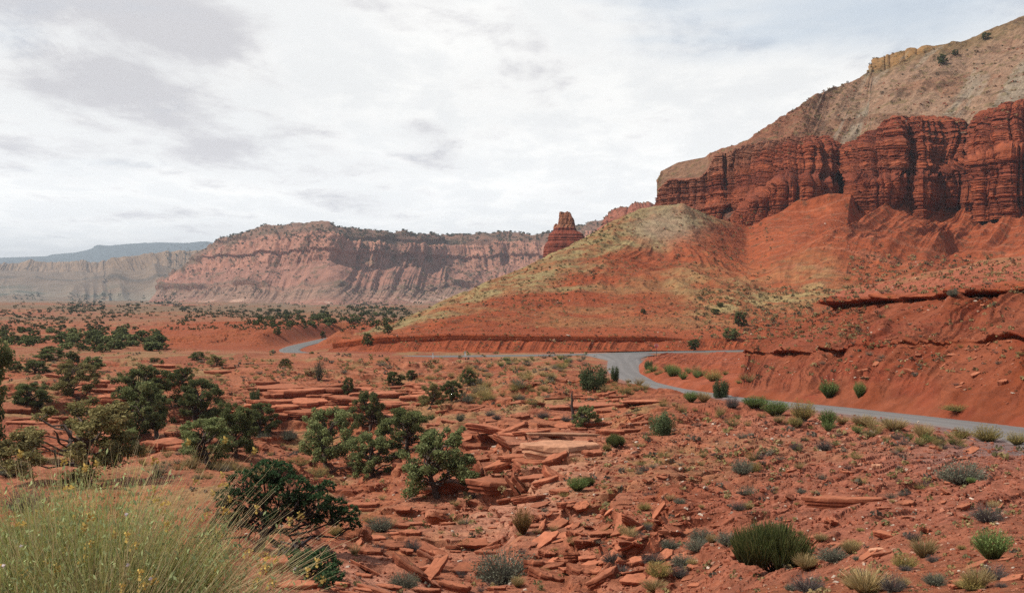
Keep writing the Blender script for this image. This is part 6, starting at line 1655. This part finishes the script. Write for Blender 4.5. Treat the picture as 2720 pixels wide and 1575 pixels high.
# ------------------------------------------------------------------ the tall pale bush in the near left corner
def big_bush(u, v, d, L, n, seed, label, tan_lean, gl, nt_):
    global rng
    rng = np.random.default_rng(seed)
    p = Vector(P(u, v, d))
    root = bpy.data.objects.new('rabbitbrush', None); COL.objects.link(root); root.location = p
    g = Geo()
    for i in range(12):
        a = i / 11 - .5; ox = a * .62 + rng.uniform(-.04, .04); hh = L * (1 - .45 * abs(a)) * rng.uniform(.80, 1.12)
        tp = blades(g, n // 12, .07, hh, .34, .0042, (.11, .105, .05), ((.42, .42, .13), (.52, .50, .18), (.34, .36, .11), (.58, .52, .22), (.48, .50, .22)), 6, .22, org=(ox, rng.uniform(-.18, .18), 0), lean=(gl + a * .75, 0), Lvar=.42, tiltp=.8, wob=.018)
        k = rng.integers(0, len(tp), n // 5); f_ = rng.uniform(.35, 1.0, (len(k), 1)) ** .7
        o_ = np.array([ox, 0, 0]); leaves(g, o_ + (tp[k] - o_) * f_ + rng.normal(0, .012, (len(k), 3)), .0095, np.array((.33, .39, .18)), .35, 1.5, 2.6)
    newobj('green_stems', g.mesh('green_stems', M_GRASS), root)
    g = Geo()
    tips = blades(g, nt_, .25, L * 1.12, .55, .0040, (.22, .17, .09), ((.52, .40, .22), (.44, .35, .18), (.60, .48, .29)), 6, .30, lean=tan_lean, Lvar=.5, tiltp=.9, wob=.015)
    newobj('dry_stalks', g.mesh('dry_stalks', M_GRASS), root)
    fm = []
    for q_ in range(3):
        g = Geo(); leaves(g, rng.normal(0, .009, (18, 3)), .012, np.array((.50, .35, .10)), .3, .5, 1.2); fm.append(g.mesh('flower_head', M_GRASS))
    for j in rng.choice(len(tips), min(len(tips), 34), replace=False):
        o = newobj('flower_head', fm[int(rng.integers(0, 3))], root); o.location = tips[j]
    g = Geo(); leaves(g, rng.normal(0, .003, (14, 3)), .010, np.array((.70, .62, .62)), .1, .3, 1); gm_ = g.mesh('white_gall', M_GRASS)
    for j in rng.choice(len(tips), 5, replace=False):
        o = newobj('white_gall', gm_, root); o.location = tips[j] * .85
    tag(root, label, 'bush')
big_bush(235, 1780, 5.0, 1.0, 3900, 1, 'tall pale green and straw coloured bush filling the near left corner, largest of three', (.18, 0), -.02, 750)
big_bush(345, 1790, 4.7, .78, 1200, 2, 'pale bush whose long dry stalks sweep right towards the pinyon, rightmost of three', (.62, 0), .12, 560)
big_bush(20, 1780, 4.8, .66, 1800, 3, 'shorter pale bush with arching stalks at the left edge of the photo', (-.35, 0), -.2, 600)

# ------------------------------------------------------------------ say which one: nearest landmark, side and order
LAND = [("large dark broom bush", 2050, 1450), ("broad bottom centre shrub", 1342, 1500), ("vivid fan shaped bush", 2635, 1440), ("wide right sagebrush", 2555, 1245), ("long thick red slab", 2255, 1320),
 ("rust coloured bush", 1390, 1380), ("dark pinyon", 760, 1350), ("large lumpy juniper", 1165, 1240), ("dead tree trunk", 1521, 1075), ("dark slope juniper", 1762, 1120), ("bright green ledge shrub", 1535, 1285),
 ("long tilted slab", 1690, 1370), ("leaning plank of rock", 1150, 1490), ("cream topped ledge", 1480, 1165), ("juniper bush at the bend", 1578, 1000), ("square red block", 2213, 1375), ("pink angular slab", 2462, 1400),
 ("young roadside juniper", 1915, 1030), ("large olive roadside bush", 2622, 1145), ("central tree group", 980, 1190), ("leaning green juniper", 400, 1090), ("wide olive juniper", 170, 1190), ("gully wall overhang", 880, 1060),
 ("twiggy bush on the red flat", 846, 985), ("stop sign", 1743, 930), ("left marker post", 1148, 940), ("light green thin trunked juniper", 548, 1175), ("yellow and grey sage pair", 1985, 1235), ("green bush across the road", 2200, 1030),
 ("square orange block", 2290, 975), ("sagebrush on the upper ledge", 2530, 770), ("golden bottom grass clump", 2300, 1550), ("grey sage on the slabs", 1010, 1390), ("round dark topped juniper", 1200, 1040), ("forked olive juniper", 193, 1010),
 ("low twin juniper", 403, 922), ("lower red ledge", 2080, 945), ("straw grass row", 2372, 1125), ("olive bush under the junipers", 1632, 1165), ("tall pale bush", 560, 1480), ("bottom wash grass clump", 1738, 1555), ("thin rock shelf", 1700, 1065)]
ORD = ['', 'second ', 'third ', 'fourth ', 'fifth ', 'sixth ', 'seventh ', 'eighth ', 'ninth ', 'tenth ', 'eleventh ', 'twelfth ', 'thirteenth ', 'fourteenth ', 'fifteenth ', 'sixteenth ', 'seventeenth ', 'eighteenth ', 'nineteenth ', 'twentieth ', 'twenty first ', 'twenty second ', 'twenty third ', 'twenty fourth ', 'twenty fifth ', 'farthest ']
def unique_labels():
    from collections import defaultdict
    gr = defaultdict(list)
    for o in scene.objects:
        if o.parent is None and o.get('group') and o.get('label') and o.name.split('.')[0] != 'distant_juniper': gr[o['label']].append(o)
    bins = defaultdict(list)
    for lab, os_ in gr.items():
        if len(os_) < 2: continue
        base = {'sagebrush': 'sage tuft', 'grey_shrub': 'grey twiggy tuft', 'rabbitbrush': 'yellow tuft', 'green_shrub': 'green tuft', 'grass_tuft': 'straw grass tuft', 'rock_slab': 'red slab'}
        for o in os_:
            u = CU + F * o.location.x / o.location.y; v = CV - F * o.location.z / o.location.y
            l = min(LAND, key=lambda L: math.hypot(L[1] - u, (L[2] - v) * 1.6))
            du, dv = u - l[1], (v - l[2]) * 1.6
            if abs(du) > 2.2 * abs(dv): dr = 'right of' if du > 0 else 'left of'
            elif abs(dv) > 2.2 * abs(du): dr = 'below' if dv > 0 else 'above'
            else: dr = ('below and ' if dv > 0 else 'above and ') + ('right of' if du > 0 else 'left of')
            nm = base.get(o.name.split('.')[0], 'red slab')
            if nm == 'red slab': nm = 'red slab' if 'jumble' in lab or 'fragment' in lab else 'flat red slab'
            bins[(nm, dr, l[0])].append((math.hypot(du, dv), o))
    for (nm, dr, l), lst in bins.items():
        lst.sort(key=lambda a: a[0])
        for i, (_, o) in enumerate(lst):
            o['label'] = (ORD[min(i, 25)] + nm + ' ' + dr + ' the ' + l) if i else (nm + ' nearest ' + ('to' if False else dr) + ' the ' + l)
unique_labels()

# ------------------------------------------------------------------ haze: one closed box of thin even air
def haze():
    bx = (-16000, 16000, -300, 20500, -125, 690)
    v = [(x, y, z) for x in bx[:2] for y in bx[2:4] for z in bx[4:]]
    me = bpy.data.meshes.new('haze')
    me.from_pydata(v, [], [(0, 1, 3, 2), (4, 6, 7, 5), (0, 4, 5, 1), (2, 3, 7, 6), (0, 2, 6, 4), (1, 5, 7, 3)])
    m = bpy.data.materials.new('haze_air'); m.use_nodes = True; nt = m.node_tree; nt.nodes.clear()
    out = nd(nt, 'ShaderNodeOutputMaterial'); pv = nd(nt, 'ShaderNodeVolumePrincipled')
    pv.inputs['Color'].default_value = (0.62, 0.70, 0.80, 1); pv.inputs['Density'].default_value = 6.4e-5
    pv.inputs['Anisotropy'].default_value = 0.2
    nt.links.new(pv.outputs[0], out.inputs['Volume'])
    me.materials.append(m)
    o = bpy.data.objects.new('haze', me); COL.objects.link(o); tag(o, kind='stuff', label='thin blue haze in the air over the desert', cat='haze')
haze()
